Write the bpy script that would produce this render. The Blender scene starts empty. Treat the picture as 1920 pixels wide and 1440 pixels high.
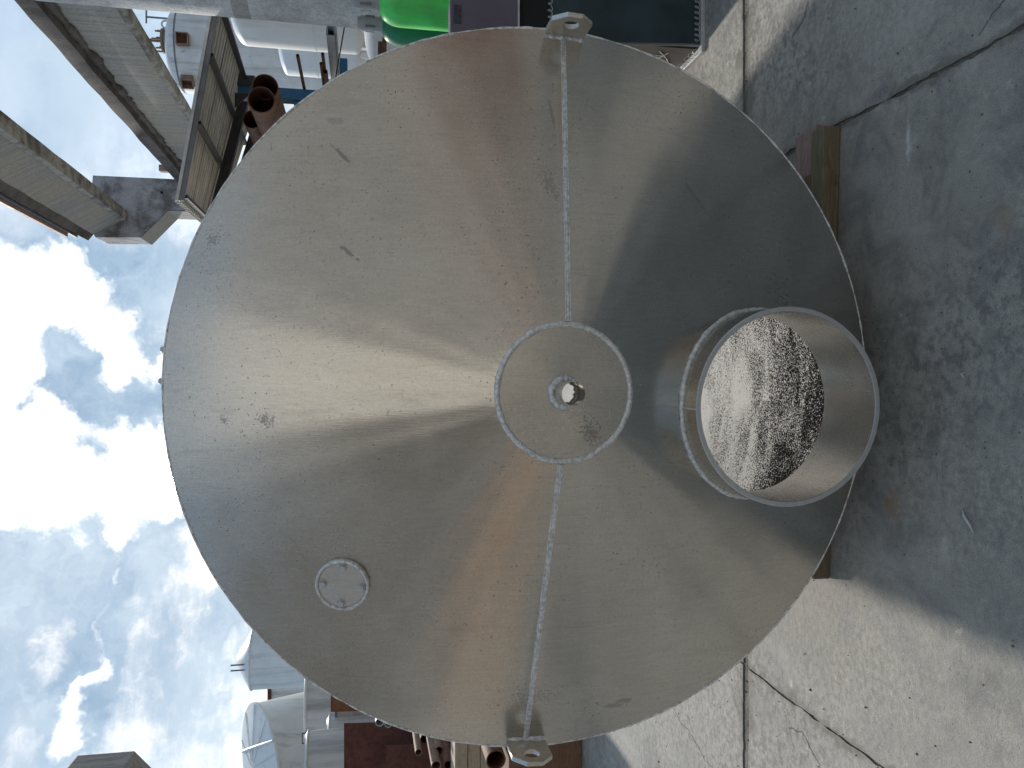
import bpy, bmesh, math, random
from mathutils import Vector, Matrix, noise, geometry
random.seed(7)
PI = math.pi
R_ = math.radians
scene = bpy.context.scene
COL = scene.collection

# ------------------------------------------------------------------ camera
FPX, PITCH, HC = 1470.0, R_(10.706), 1.90          # focal length in px of a 1920 px wide frame
cs, sn = math.cos(PITCH), math.sin(PITCH)
cam_d = bpy.data.cameras.new('camera')
cam = bpy.data.objects.new('camera', cam_d)
COL.objects.link(cam)
cam_d.sensor_width = 36.0
cam_d.lens = FPX / 1920 * 36.0
cam_d.clip_end = 3000
# the phone was held sideways: picture right = down in the world, picture up = world right
cam.matrix_world = Matrix(((0, 1, 0, 0), (-sn, 0, -cs, 0), (-cs, 0, sn, HC), (0, 0, 0, 1)))
scene.camera = cam


def ray(x, y):
    u, v = 1440 - y, x
    return Vector((u - 720, 0, 0)) / FPX + (v - 960) / FPX * Vector((0, -sn, -cs)) + Vector((0, cs, -sn))


def P(x, y, Y):
    d = ray(x, y)
    return Vector((0, 0, HC)) + d * (Y / d.y)


# ------------------------------------------------------------------ light
SUN = Vector((-0.36, 2.0, 1.0)).normalized()
SKY_STRENGTH = 0.10
sun_d = bpy.data.lights.new('sun', 'SUN')
sun_d.energy = 2.6
sun_d.angle = R_(3.0)
sun_d.color = (1.0, 0.935, 0.85)
sun = bpy.data.objects.new('sun', sun_d)
COL.objects.link(sun)
sun.rotation_euler = SUN.to_track_quat('Z', 'Y').to_euler()
sun.location = (0, 0, 30)

vs = scene.view_settings
vs.view_transform = 'Standard'
vs.look = 'None'
vs.exposure = 0.60
vs.gamma = 1.0
vs.use_curve_mapping = False
scene.render.engine = 'CYCLES'


class NT:
    """small helper for writing node trees"""
    def __init__(self, tree):
        self.t = tree

    def n(self, kind, **kw):
        nd = self.t.nodes.new(kind)
        for k, v in kw.items():
            if k.startswith('i_'):
                key = k[2:]
                key = int(key) if key.isdigit() else key.replace('_', ' ')
                self.put(nd.inputs[key], v)
            else:
                setattr(nd, k, v)
        return nd

    def put(self, sock, v):
        if isinstance(v, bpy.types.NodeSocket):
            self.t.links.new(v, sock)
        else:
            if hasattr(sock, 'default_value'):
                if isinstance(v, (tuple, list)) and len(v) == 3 and sock.type == 'RGBA':
                    v = (*v, 1)
                sock.default_value = v

    def m(self, op, a, b=0.0, c=None, clamp=False):
        nd = self.t.nodes.new('ShaderNodeMath')
        nd.operation = op
        nd.use_clamp = clamp
        self.put(nd.inputs[0], a)
        self.put(nd.inputs[1], b)
        if c is not None:
            self.put(nd.inputs[2], c)
        return nd.outputs[0]

    def vm(self, op, a, b=None, scale=None):
        nd = self.t.nodes.new('ShaderNodeVectorMath')
        nd.operation = op
        self.put(nd.inputs[0], a)
        if b is not None:
            self.put(nd.inputs[1], b)
        if scale is not None:
            self.put(nd.inputs['Scale'], scale)
        return nd.outputs['Value'] if op in ('DOT_PRODUCT', 'LENGTH', 'DISTANCE') else nd.outputs[0]

    def ss(self, v, a, b, x=0.0, y=1.0):
        nd = self.t.nodes.new('ShaderNodeMapRange')
        nd.interpolation_type = 'SMOOTHSTEP'
        self.put(nd.inputs[0], v)
        for i, q in enumerate((a, b, x, y)):
            self.put(nd.inputs[i + 1], q)
        return nd.outputs[0]

    def mix(self, f, a, b, blend='MIX'):
        nd = self.t.nodes.new('ShaderNodeMix')
        nd.data_type = 'RGBA'
        nd.blend_type = blend
        self.put(nd.inputs[0], f)
        self.put(nd.inputs[6], a)
        self.put(nd.inputs[7], b)
        return nd.outputs[2]

    def noise(self, vec, scale, detail=4, rough=0.55, dist=0.0):
        nd = self.t.nodes.new('ShaderNodeTexNoise')
        self.put(nd.inputs['Vector'], vec)
        nd.inputs['Scale'].default_value = scale
        nd.inputs['Detail'].default_value = detail
        nd.inputs['Roughness'].default_value = rough
        nd.inputs['Distortion'].default_value = dist
        return nd.outputs[0]

    def vscale(self, vec, s):
        return self.vm('MULTIPLY', vec, s)


# ------------------------------------------------------------------ sky
world = bpy.data.worlds.new('World')
scene.world = world
world.use_nodes = True
wt = world.node_tree
wt.nodes.clear()
W = NT(wt)
sky = W.n('ShaderNodeTexSky', sky_type='NISHITA', sun_disc=False)
sky.sun_elevation = math.asin(SUN.z)
sky.sun_rotation = math.atan2(SUN.x, SUN.y)
sky.air_density = 1.0
sky.dust_density = 1.2
sky.ozone_density = 1.0
tc = W.n('ShaderNodeTexCoord')
D = W.vm('NORMALIZE', tc.outputs['Generated'])
sep = W.n('ShaderNodeSeparateXYZ', i_0=D)
dz = W.m('ADD', W.m('MAXIMUM', sep.outputs[2], 0.0), 0.22)
comb = W.n('ShaderNodeCombineXYZ', i_0=W.m('DIVIDE', sep.outputs[0], dz), i_1=W.m('DIVIDE', sep.outputs[1], dz), i_2=0.3)
PL = comb.outputs[0]
warp = W.n('ShaderNodeTexNoise', i_Vector=D, i_Scale=9.0, i_Detail=5.0, i_Roughness=0.6)
wv = W.vm('SCALE', W.vm('SUBTRACT', warp.outputs['Color'], (0.5, 0.5, 0.5)), scale=0.16)
DW = W.vm('NORMALIZE', W.vm('ADD', D, wv))


def blobs(lst):
    acc = None
    for (x, y, r, w) in lst:
        d = ray(x, y).normalized()
        a = r / FPX
        k = 1.0 / (1 - math.cos(a))
        e = W.m('EXPONENT', W.m('MULTIPLY', W.m('SUBTRACT', W.vm('DOT_PRODUCT', DW, tuple(d)), 1.0), k))
        e = W.m('MULTIPLY', e, w)
        acc = e if acc is None else W.m('ADD', acc, e)
    return acc


# cloud masses that stand in this sky (bright sunlit banks, and shaded grey-blue ones)
bright = blobs([(0, 540, 75, .85), (150, 500, 62, .75), (225, 600, 55, .7), (262, 690, 50, .8), (10, 790, 80, .85),
                (85, 920, 78, .85), (245, 850, 62, .85), (272, 940, 52, .8), (228, 1030, 36, .75), (213, 1110, 32, .8),
                (195, 1190, 34, .95), (182, 1260, 30, .8), (160, 1320, 34, .95), (150, 1390, 30, .7), (-130, 780, 200, .8), (120, 60, 70, .25),
                (255, 20, 50, .45), (40, 300, 45, .30), (430, 1180, 25, .35)])
shade = blobs([(65, 735, 34, .7), (108, 700, 34, .8), (150, 662, 28, .7), (160, 775, 26, .5), (250, 745, 30, .7), (262, 800, 26, .5), (90, 1085, 80, .55), (60, 1230, 110, .7), (330, 1180, 100, .5),
               (300, 500, 70, .65), (130, 860, 32, .7), (330, 1330, 90, .5), (190, 215, 85, .5), (110, 640, 34, .8), (320, 1040, 50, .5)])
SHX, SHY = 0.6, 5.1
n1 = W.noise(W.vm('ADD', PL, (SHX, SHY, 0.0)), 1.5, 8, 0.62)
n2 = W.noise(W.vm('ADD', DW, (3.1, 1.7, 0.4)), 6.0, 7, 0.6)
fld = W.m('ADD', W.m('SUBTRACT', bright, W.m('MULTIPLY', shade, 0.9)), W.m('MULTIPLY', W.m('SUBTRACT', n1, 0.5), 1.5))
n3 = W.noise(W.vm('ADD', DW, (1.3, 5.7, 2.4)), 19.0, 6, 0.62)
fld = W.m('ADD', fld, W.m('MULTIPLY', W.m('SUBTRACT', n2, 0.5), 1.1))
fld = W.m('ADD', fld, W.m('MULTIPLY', W.m('SUBTRACT', n3, 0.5), 0.95))
white = W.ss(fld, 0.30, 0.95)
soft = W.ss(W.m('ADD', fld, W.m('MULTIPLY', shade, 1.3)), -0.35, 0.45, 0.35, 0.97)
skyc = W.vm('SCALE', sky.outputs[0], scale=SKY_STRENGTH)
grey = W.mix(W.ss(W.m('ADD', W.m('MULTIPLY', n2, 0.6), W.m('MULTIPLY', n3, 0.4)), 0.36, 0.64), (0.18, 0.285, 0.41), (0.39, 0.49, 0.585))
base = W.mix(soft, skyc, grey)
glow = W.vm('DOT_PRODUCT', D, tuple(SUN))
bri = W.ss(glow, -0.2, 0.95, 0.90, 1.25)
wc = W.vm('SCALE', (1.0, 0.985, 0.95), scale=bri)
lowz = W.ss(sep.outputs[2], 0.0, 0.22, 1.0, 0.0)
wc = W.mix(W.m('MULTIPLY', lowz, 0.75), wc, (0.85, 0.62, 0.42))
final = W.mix(white, base, wc)
bg = W.n('ShaderNodeBackground', i_Color=final, i_Strength=1.0)
out = W.n('ShaderNodeOutputWorld', i_Surface=bg.outputs[0])


# ------------------------------------------------------------------ materials
def mat(name):
    m = bpy.data.materials.new(name)
    m.use_nodes = True
    t = m.node_tree
    b = t.nodes['Principled BSDF']
    N = NT(t)
    co = N.n('ShaderNodeTexCoord').outputs['Object']
    return m, N, b, co


def bump(N, b, h, strength, dist):
    bp = N.n('ShaderNodeBump', i_Strength=strength, i_Distance=dist, i_Height=h)
    N.put(b.inputs['Normal'], bp.outputs[0])


def plain(name, c, rough=0.6, metal=0.0, var=0.25, scale=6.0, bmp=0.2, dist=0.004, spots=None, streak=None):
    m, N, b, co = mat(name)
    n = N.noise(co, scale, 6, 0.6)
    k = N.ss(n, 0.25, 0.75, 1 - var, 1 + var)
    col = N.vm('SCALE', tuple(c), scale=k)
    if spots:
        s = N.ss(N.noise(co, spots[1], 5, 0.7), spots[2], spots[2] + 0.06)
        col = N.mix(s, col, spots[0])
    if streak:
        s = N.ss(N.noise(N.vscale(co, (streak[1], streak[1], streak[1] * 0.07)), 1.0, 6, 0.7), 0.46, 0.72)
        col = N.mix(N.m('MULTIPLY', s, streak[2]), col, streak[0])
    N.put(b.inputs['Base Color'], col)
    b.inputs['Metallic'].default_value = metal
    N.put(b.inputs['Roughness'], N.ss(n, 0.2, 0.8, rough - 0.08, min(1, rough + 0.1)))
    if bmp:
        bump(N, b, N.noise(co, scale * 8, 5, 0.6), bmp, dist)
    return m


def aluminium(name, base=0.62, rough=0.34, stains=(), grain=True, speck=1.0):
    m, N, b, co = mat(name)
    big = N.noise(co, 2.2, 5, 0.6)
    g = N.noise(N.vscale(co, (260, 60, 9)), 1.0, 3, 0.6)
    fine = N.noise(co, 150, 3, 0.7)
    tone = N.m('ADD', N.ss(big, 0.3, 0.7, -0.035, 0.035), N.ss(g, 0.25, 0.75, -0.035, 0.035))
    tone = N.m('ADD', tone, N.ss(fine, 0.25, 0.75, -0.05, 0.05))
    val = N.m('ADD', tone, base)
    col = N.vm('SCALE', (1.0, 0.963, 0.888), scale=val)
    # fine dark pits and handling marks, gathered in patches
    patch = N.ss(N.noise(co, 3.5, 4, 0.6), 0.42, 0.72)
    sp = N.m('MULTIPLY', N.ss(N.noise(co, 95, 2, 0.5), 0.66, 0.71), N.m('ADD', N.m('MULTIPLY', patch, 0.75), 0.12))
    dirt = N.m('MULTIPLY', sp, 0.8 * speck)
    smear = N.ss(N.noise(N.vscale(co, (5, 1, 0.9)), 4.5, 6, 0.72), 0.52, 0.72)
    ctr = N.m('MULTIPLY', smear, 0.09)
    dirt = N.m('MAXIMUM', dirt, ctr)
    for (cx, cz, ra, rb, ang, amt, scl, thr) in stains:
        d = N.vm('SUBTRACT', co, (cx, 0, cz))
        ca, sa = math.cos(ang), math.sin(ang)
        p = N.vm('DOT_PRODUCT', d, (ca / ra, 0, sa / ra))
        q = N.vm('DOT_PRODUCT', d, (-sa / rb, 0, ca / rb))
        rr = N.m('SQRT', N.m('ADD', N.m('MULTIPLY', p, p), N.m('MULTIPLY', q, q)))
        nn = N.noise(co, scl, 4, 0.65)
        e = N.m('SUBTRACT', 1.0, rr)
        e = N.ss(N.m('ADD', N.m('MULTIPLY', e, 0.35), nn), thr, thr + 0.07)
        e = N.m('MULTIPLY', e, N.ss(rr, 0.75, 1.1, 1.0, 0.0))
        dirt = N.m('MAXIMUM', dirt, N.m('MULTIPLY', e, amt))
    col = N.mix(dirt, col, (0.10, 0.09, 0.075))
    N.put(b.inputs['Base Color'], col)
    N.put(b.inputs['Metallic'], N.m('SUBTRACT', 1.0, N.m('MULTIPLY', dirt, 0.6)))
    rg = N.m('ADD', N.ss(big, 0.25, 0.75, rough - 0.03, rough + 0.05), N.m('MULTIPLY', dirt, 0.3))
    N.put(b.inputs['Roughness'], rg)
    if grain:
        bump(N, b, N.m('ADD', g, N.m('MULTIPLY', fine, 0.6)), 0.10, 0.0012)
    return m


STAINS = [(-0.124, -0.085, 0.10, 0.075, 0.5, 0.5, 120, 0.71), (0.857, 0.685, 0.035, 0.014, 1.5, 0.22, 25, 0.55),
          (-1.089, -0.245, 0.010, 0.038, 0.0, 0.35, 30, 0.5), (-1.075, -0.285, 0.010, 0.038, 0.0, 0.35, 30, 0.5),
          (0.745, 0.671, 0.055, 0.008, 0.8, 0.5, 50, 0.55), (0.432, 0.651, 0.055, 0.008, 0.9, 0.5, 50, 0.55),
          (0.651, -0.496, 0.10, 0.008, 0.65, 0.55, 50, 0.55), (0.904, -0.003, 0.07, 0.006, 0.15, 0.4, 50, 0.55),
          (-0.085, 0.90, 0.07, 0.05, 0.7, 0.4, 120, 0.735), (-0.094, 1.027, 0.05, 0.035, 0.0, 0.35, 120, 0.75),
          (0.47, 1.07, 0.09, 0.05, -0.5, 0.4, 120, 0.75), (0.66, 0.02, 0.14, 0.06, 0.3, 0.40, 120, 0.74),
          (-1.02, 0.05, 0.18, 0.08, 1.4, 0.3, 95, 0.74), (0.25, -0.85, 0.3, 0.1, 0.4, 0.5, 60, 0.73)]
M_CONE = aluminium('brushed_aluminium', 0.555, 0.225, STAINS)
M_HUB = aluminium('dull_aluminium', 0.52, 0.26, STAINS[:1])
M_ALU = aluminium('bright_aluminium', 0.58, 0.24)
M_NECK = aluminium('neck_aluminium', 0.50, 0.25)
M_ALUD = aluminium('lug_aluminium', 0.60, 0.34, speck=0.5)


def weld_mat():
    m, N, b, co = mat('weld_bead')
    n = N.noise(co, 90, 4, 0.6)
    N.put(b.inputs['Base Color'], N.mix(N.ss(n, 0.3, 0.7), (0.44, 0.445, 0.44), (0.78, 0.785, 0.78)))
    b.inputs['Metallic'].default_value = 0.35
    b.inputs['Roughness'].default_value = 0.40
    bump(N, b, N.noise(co, 160, 3, 0.6), 0.5, 0.003)
    return m


M_WELD = weld_mat()


def edge_mat():
    m, N, b, co = mat('sawn_edge')
    n = N.noise(N.vscale(co, (6, 1, 6)), 14, 4, 0.6)
    N.put(b.inputs['Base Color'], N.mix(n, (0.42, 0.43, 0.43), (0.62, 0.63, 0.63)))
    b.inputs['Metallic'].default_value = 0.6
    b.inputs['Roughness'].default_value = 0.45
    return m


M_EDGE = edge_mat()


def rim_mat():
    m, N, b, co = mat('ground_edge')
    n = N.noise(co, 60, 4, 0.6)
    N.put(b.inputs['Base Color'], N.mix(N.ss(n, 0.3, 0.6), (0.35, 0.35, 0.35), (0.80, 0.80, 0.80)))
    b.inputs['Metallic'].default_value = 0.25
    b.inputs['Roughness'].default_value = 0.4
    return m


M_RIM = rim_mat()


def residue():
    m, N, b, co = mat('residue_and_shade')
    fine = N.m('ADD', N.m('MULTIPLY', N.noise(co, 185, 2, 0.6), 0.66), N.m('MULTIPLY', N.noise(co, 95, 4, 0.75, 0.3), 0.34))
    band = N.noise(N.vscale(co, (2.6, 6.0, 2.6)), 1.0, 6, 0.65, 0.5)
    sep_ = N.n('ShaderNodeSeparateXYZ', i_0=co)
    near = N.ss(sep_.outputs[1], 0.05, 1.25, 0.11, -0.035)  # shade near the cone painted in as denser dark residue
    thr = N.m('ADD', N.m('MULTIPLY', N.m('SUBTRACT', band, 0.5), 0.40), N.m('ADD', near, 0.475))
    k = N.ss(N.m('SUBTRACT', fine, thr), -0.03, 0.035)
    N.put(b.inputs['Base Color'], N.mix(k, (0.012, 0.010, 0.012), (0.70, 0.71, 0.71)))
    b.inputs['Roughness'].default_value = 0.95
    b.inputs['Specular IOR Level'].default_value = 0.03
    bump(N, b, fine, 0.2, 0.002)
    return m


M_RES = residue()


def concrete_ground():
    m, N, b, co = mat('worn_concrete')
    a = N.noise(co, 0.9, 6, 0.6, 0.4)
    c2 = N.noise(co, 5.0, 7, 0.65, 0.6)
    c3 = N.noise(co, 38.0, 5, 0.7)
    grit = N.noise(co, 210.0, 3, 0.7)
    col = N.mix(N.ss(a, 0.3, 0.7), (0.215, 0.215, 0.206), (0.325, 0.312, 0.285))
    col = N.mix(N.ss(c2, 0.35, 0.65, 0, 0.65), col, (0.37, 0.36, 0.335))
    col = N.mix(N.ss(c2, 0.52, 0.30, 0, 0.55), col, (0.16, 0.165, 0.17))
    flake = N.m('MULTIPLY', N.ss(N.noise(co, 13, 8, 0.74, 0.25), 0.60, 0.66), N.ss(N.noise(co, 1.1, 3, 0.5), 0.48, 0.62))
    col = N.mix(N.m('MULTIPLY', flake, 0.75), col, (0.52, 0.50, 0.455))
    peel = N.m('MULTIPLY', N.ss(N.noise(co, 19, 8, 0.75, 0.3), 0.55, 0.40), N.ss(N.noise(co, 0.7, 3, 0.5), 0.44, 0.60))
    col = N.mix(N.m('MULTIPLY', peel, 0.6), col, (0.13, 0.135, 0.14))
    dots = N.m('MULTIPLY', N.ss(N.noise(co, 75, 2, 0.5), 0.66, 0.72), N.ss(N.noise(co, 1.3, 3, 0.5), 0.50, 0.62))
    col = N.mix(N.m('MULTIPLY', dots, 0.7), col, (0.05, 0.05, 0.052))
    col = N.vm('MULTIPLY', col, (1.03, 1.0, 0.945))
    gv = N.m('ADD', N.ss(grit, 0.3, 0.7, 0.78, 1.22), N.m('MULTIPLY', N.ss(c3, 0.3, 0.7, -0.22, 0.22), N.ss(a, 0.35, 0.65, 0.15, 1.0)))
    col = N.vm('SCALE', col, scale=gv)
    pit = N.m('MULTIPLY', N.ss(N.noise(co, 47, 2, 0.5), 0.73, 0.77), 0.8)
    col = N.mix(pit, col, (0.05, 0.05, 0.05))
    oil = N.ss(N.noise(co, 1.7, 5, 0.65, 0.3), 0.56, 0.70)
    col = N.mix(N.m('MULTIPLY', oil, 0.42), col, (0.10, 0.10, 0.10))
    wash = N.ss(N.noise(N.vscale(co, (3.0, 0.6, 1)), 2.2, 5, 0.7), 0.54, 0.68)
    col = N.mix(N.m('MULTIPLY', wash, 0.30), col, (0.42, 0.41, 0.385))
    # white scrape and rusty patch that stand on this floor
    for (cx, cy, ra, rb, cc, amt, scl, thr) in ((0.87, 2.475, 0.13, 0.022, (0.62, 0.62, 0.60), 0.75, 22, 0.60),
                                                (0.83, 2.46, 0.06, 0.06, (0.50, 0.50, 0.48), 0.55, 24, 0.66),
                                                (-0.44, 2.56, 0.11, 0.06, (0.30, 0.16, 0.07), 0.6, 26, 0.62),
                                                (0.50, 2.05, 0.12, 0.08, (0.30, 0.20, 0.12), 0.35, 14, 0.58),
                                                (-0.55, 2.30, 0.09, 0.035, (0.5, 0.49, 0.46), 0.5, 20, 0.60)):
        d = N.vm('SUBTRACT', co, (cx, cy, 0))
        d = N.vm('MULTIPLY', d, (1 / ra, 1 / rb, 0))
        rr = N.vm('LENGTH', d)
        e = N.ss(N.m('ADD', N.m('MULTIPLY', N.m('SUBTRACT', 1.0, rr), 0.4), N.noise(co, scl, 5, 0.7)), thr, thr + 0.24)
        e = N.m('MULTIPLY', e, N.ss(rr, 0.6, 1.25, 1.0, 0.0))
        col = N.mix(N.m('MULTIPLY', e, amt), col, cc)
    # hairline cracks that run through these slabs
    wn = N.n('ShaderNodeTexNoise', i_Vector=co, i_Scale=9.0, i_Detail=5.0)
    cw = N.vm('ADD', co, N.vm('SCALE', N.vm('SUBTRACT', wn.outputs['Color'], (0.5, 0.5, 0.5)), scale=0.10))
    cw = N.vm('MULTIPLY', cw, (1, 1, 0))
    dmin = None
    for line in (((-1.415, 2.50), (-1.43, 2.39), (-1.42, 2.33), (-1.45, 2.17)), ((-1.55, 3.27), (-1.55, 3.13), (-1.60, 3.03)),
                 ((1.66, 3.10), (1.60, 3.16), (1.56, 3.24)), ((1.11, 2.15), (1.14, 2.08), (1.16, 2.00)), ((2.3, 3.7), (2.2, 4.6), (2.5, 5.6), (2.35, 7.0)),
                 ((-2.2, 3.7), (-2.0, 4.8), (-2.35, 6.0), (-2.2, 8.6)), ((-3.0, 2.4), (-2.2, 2.2), (-1.43, 1.7))):
        for (p, q) in zip(line[:-1], line[1:]):
            ba = (q[0] - p[0], q[1] - p[1])
            l2 = ba[0] ** 2 + ba[1] ** 2
            pa = N.vm('SUBTRACT', cw, (p[0], p[1], 0))
            hh = N.m('DIVIDE', N.vm('DOT_PRODUCT', pa, (ba[0], ba[1], 0)), l2, clamp=True)
            dd = N.vm('LENGTH', N.vm('SUBTRACT', pa, N.vm('SCALE', (ba[0], ba[1], 0), scale=hh)))
            dmin = dd if dmin is None else N.m('MINIMUM', dmin, dd)
    crack = N.ss(dmin, 0.0015, 0.0055, 1.0, 0.0)
    col = N.mix(N.m('MULTIPLY', crack, 0.7), col, (0.05, 0.05, 0.05))
    # brown dirt trodden into the slabs along the joints
    sp = N.n('ShaderNodeSeparateXYZ', i_0=co)
    dj = N.m('ABSOLUTE', N.m('SUBTRACT', sp.outputs[1], 3.68))
    for xj in (1.05, -1.43):
        dj = N.m('MINIMUM', dj, N.m('MULTIPLY', N.m('ABSOLUTE', N.m('SUBTRACT', sp.outputs[0], xj)), 2.6))
    dn = N.m('ADD', N.m('MULTIPLY', N.m('SUBTRACT', N.noise(co, 7, 6, 0.7), 0.40), 0.6), N.m('MULTIPLY', N.m('SUBTRACT', c3, 0.5), 0.10))
    jd = N.ss(N.m('SUBTRACT', dn, dj), -0.03, 0.05)
    col = N.mix(N.m('MULTIPLY', jd, 0.75), col, N.mix(c3, (0.10, 0.09, 0.075), (0.22, 0.195, 0.16)))
    N.put(b.inputs['Base Color'], col)
    N.put(b.inputs['Roughness'], N.ss(c2, 0.3, 0.7, 0.72, 0.92))
    h = N.m('ADD', N.m('MULTIPLY', c3, 0.22), N.m('MULTIPLY', grit, 0.28))
    h = N.m('ADD', h, N.m('MULTIPLY', N.noise(co, 13, 8, 0.74, 0.25), 1.2))
    h = N.m('SUBTRACT', h, N.m('ADD', N.m('MULTIPLY', crack, 1.0), N.m('MULTIPLY', pit, 0.4)))
    bump(N, b, h, 0.5, 0.010)
    return m


M_SLAB = concrete_ground()
M_DIRT = plain('joint_dirt', (0.19, 0.172, 0.148), 0.95, 0, 0.45, 14, 0.9, 0.02)


def concrete(name, pale, dark, streak=True, thr=0.5, sc=1.0):
    m, N, b, co = mat(name)
    v = N.vscale(co, (3.0 * sc, 3.0 * sc, 0.35 * sc)) if streak else co
    s = N.noise(v, 4.0, 7, 0.65)
    bl = N.noise(co, 1.4 * sc, 6, 0.65, 0.5)
    f = N.m('ADD', N.m('MULTIPLY', s, 0.6), N.m('MULTIPLY', bl, 0.4))
    col = N.mix(N.ss(f, thr - 0.12, thr + 0.10), dark, pale)
    fn = N.noise(co, 45, 4, 0.7)
    col = N.vm('SCALE', col, scale=N.ss(fn, 0.3, 0.7, 0.82, 1.16))
    N.put(b.inputs['Base Color'], col)
    b.inputs['Roughness'].default_value = 0.9
    bump(N, b, N.m('ADD', fn, bl), 0.5, 0.015)
    return m


def beam_mat(name, ztop, depth):
    m, N, b, co = mat(name)
    s1 = N.noise(N.vscale(co, (1, 5.0, 0.30)), 2.2, 7, 0.68)
    s2 = N.noise(N.vscale(co, (1, 16.0, 0.5)), 1.6, 5, 0.65)
    bl = N.noise(co, 1.1, 5, 0.6)
    col = N.mix(N.ss(bl, 0.35, 0.65), (0.37, 0.355, 0.335), (0.43, 0.385, 0.32))
    col = N.mix(N.ss(s2, 0.42, 0.62, 0.0, 0.45), col, (0.20, 0.185, 0.17))
    sp = N.n('ShaderNodeSeparateXYZ', i_0=co)
    # black runs of dirt washed down from the top edge
    run = N.ss(N.m('ADD', N.m('DIVIDE', N.m('SUBTRACT', sp.outputs[2], ztop - depth), depth), N.m('MULTIPLY', N.m('SUBTRACT', s1, 0.5), 2.2)), 0.35, 1.0)
    col = N.mix(N.m('MULTIPLY', run, 0.85), col, (0.075, 0.066, 0.062))
    fn = N.noise(co, 45, 4, 0.7)
    col = N.vm('SCALE', col, scale=N.ss(fn, 0.3, 0.7, 0.82, 1.16))
    N.put(b.inputs['Base Color'], col)
    b.inputs['Roughness'].default_value = 0.9
    bump(N, b, N.m('ADD', fn, s2), 0.4, 0.012)
    return m


M_BEAM = beam_mat('streaked_beam_concrete', 4.45, 0.5)
M_BEAM2 = beam_mat('streaked_upper_beam_concrete', 6.0, 0.32)
M_BEAMD = concrete('blackened_concrete', (0.155, 0.135, 0.125), (0.065, 0.057, 0.053), False, 0.5, 3)
M_LIP = concrete('patchy_lip_concrete', (0.46, 0.43, 0.38), (0.15, 0.135, 0.115), False, 0.51, 3)
M_COLUMN = concrete('lichened_column_concrete', (0.42, 0.42, 0.45), (0.15, 0.14, 0.14), False, 0.49, 1.6)
M_COLL = concrete('brownish_column_concrete', (0.37, 0.34, 0.31), (0.22, 0.20, 0.185), True, 0.47)
M_COLP = concrete('pale_concrete', (0.42, 0.40, 0.37), (0.28, 0.26, 0.24), True, 0.42)
M_POLE = concrete('mottled_post_concrete', (0.62, 0.62, 0.605), (0.42, 0.42, 0.42), False, 0.46, 3)
M_WALL = concrete('stained_pink_concrete', (0.46, 0.40, 0.37), (0.30, 0.26, 0.24), False, 0.47, 2)


def rust(name, a, b2, sc=7):
    m, N, b, co = mat(name)
    n = N.noise(co, sc, 7, 0.65, 0.4)
    col = N.mix(N.ss(n, 0.32, 0.68), a, b2)
    f = N.noise(co, sc * 9, 4, 0.7)
    col = N.vm('SCALE', col, scale=N.ss(f, 0.3, 0.7, 0.75, 1.2))
    N.put(b.inputs['Base Color'], col)
    b.inputs['Roughness'].default_value = 0.75
    b.inputs['Metallic'].default_value = 0.15
    bump(N, b, f, 0.35, 0.004)
    return m


M_RUST = rust('brown_rust', (0.085, 0.035, 0.02), (0.20, 0.085, 0.045))
M_RUSTP = rust('pale_rust', (0.19, 0.115, 0.08), (0.31, 0.205, 0.145))
M_RUSTR = rust('red_rust', (0.075, 0.022, 0.014), (0.15, 0.05, 0.03), 2.5)
M_RUSTO = rust('orange_rust', (0.17, 0.06, 0.022), (0.26, 0.105, 0.045), 3)
M_BLACK = plain('shade_black', (0.012, 0.012, 0.013), 0.85, 0, 0.3, 8, 0.2)
M_DSTEEL = plain('dark_painted_steel', (0.045, 0.043, 0.046), 0.6, 0.2, 0.35, 7, 0.2)
M_GSTEEL = plain('grey_steel', (0.17, 0.18, 0.20), 0.5, 0.4, 0.25, 9, 0.15)
M_PSTEEL = plain('pale_galvanised_steel', (0.52, 0.53, 0.53), 0.5, 0.3, 0.2, 14, 0.2)
M_CAP = plain('grey_cap_paint', (0.34, 0.34, 0.34), 0.5, 0.1, 0.2, 9, 0.1)
M_CHAN = plain('bluish_steel', (0.27, 0.28, 0.31), 0.45, 0.3, 0.2, 9, 0.1)
M_BLUE = plain('blue_rack_paint', (0.03, 0.15, 0.30), 0.5, 0.0, 0.3, 9, 0.15, 0.004, ((0.10, 0.05, 0.03), 22, 0.66))
M_ROOF = plain('weathered_roof_sheet', (0.60, 0.565, 0.49), 0.6, 0.2, 0.2, 5, 0.1)
M_TEAL = plain('dark_teal_paint', (0.022, 0.045, 0.055), 0.42, 0.0, 0.35, 4, 0.15, 0.003)
M_PURP = plain('purple_grey_paint', (0.115, 0.10, 0.135), 0.6, 0.0, 0.15, 5, 0.1)
M_PURPD = plain('dark_print', (0.05, 0.045, 0.065), 0.7, 0.0, 0.5, 60, 0.0)
M_BROWN = plain('brown_sheet_steel', (0.10, 0.085, 0.075), 0.6, 0.2, 0.3, 9, 0.2)
M_CHALK = plain('chalk_mark', (0.75, 0.75, 0.72), 0.9, 0, 0.2, 60, 0)
M_GREEN = plain('bright_green_paint', (0.08, 0.74, 0.13), 0.42, 0, 0.18, 5, 0.1, 0.003, ((0.22, 0.12, 0.05), 16, 0.64), ((0.16, 0.40, 0.15), 14, 0.5))
M_DGREEN = plain('dark_green_paint', (0.01, 0.19, 0.085), 0.42, 0, 0.25, 5, 0.1, 0.003, ((0.4, 0.5, 0.42), 20, 0.70))
M_SILO = plain('faded_grey_white_paint', (0.65, 0.65, 0.645), 0.55, 0.0, 0.12, 1.6, 0.08, 0.01, ((0.36, 0.33, 0.29), 5, 0.64), ((0.30, 0.26, 0.22), 3.5, 0.6))
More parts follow.
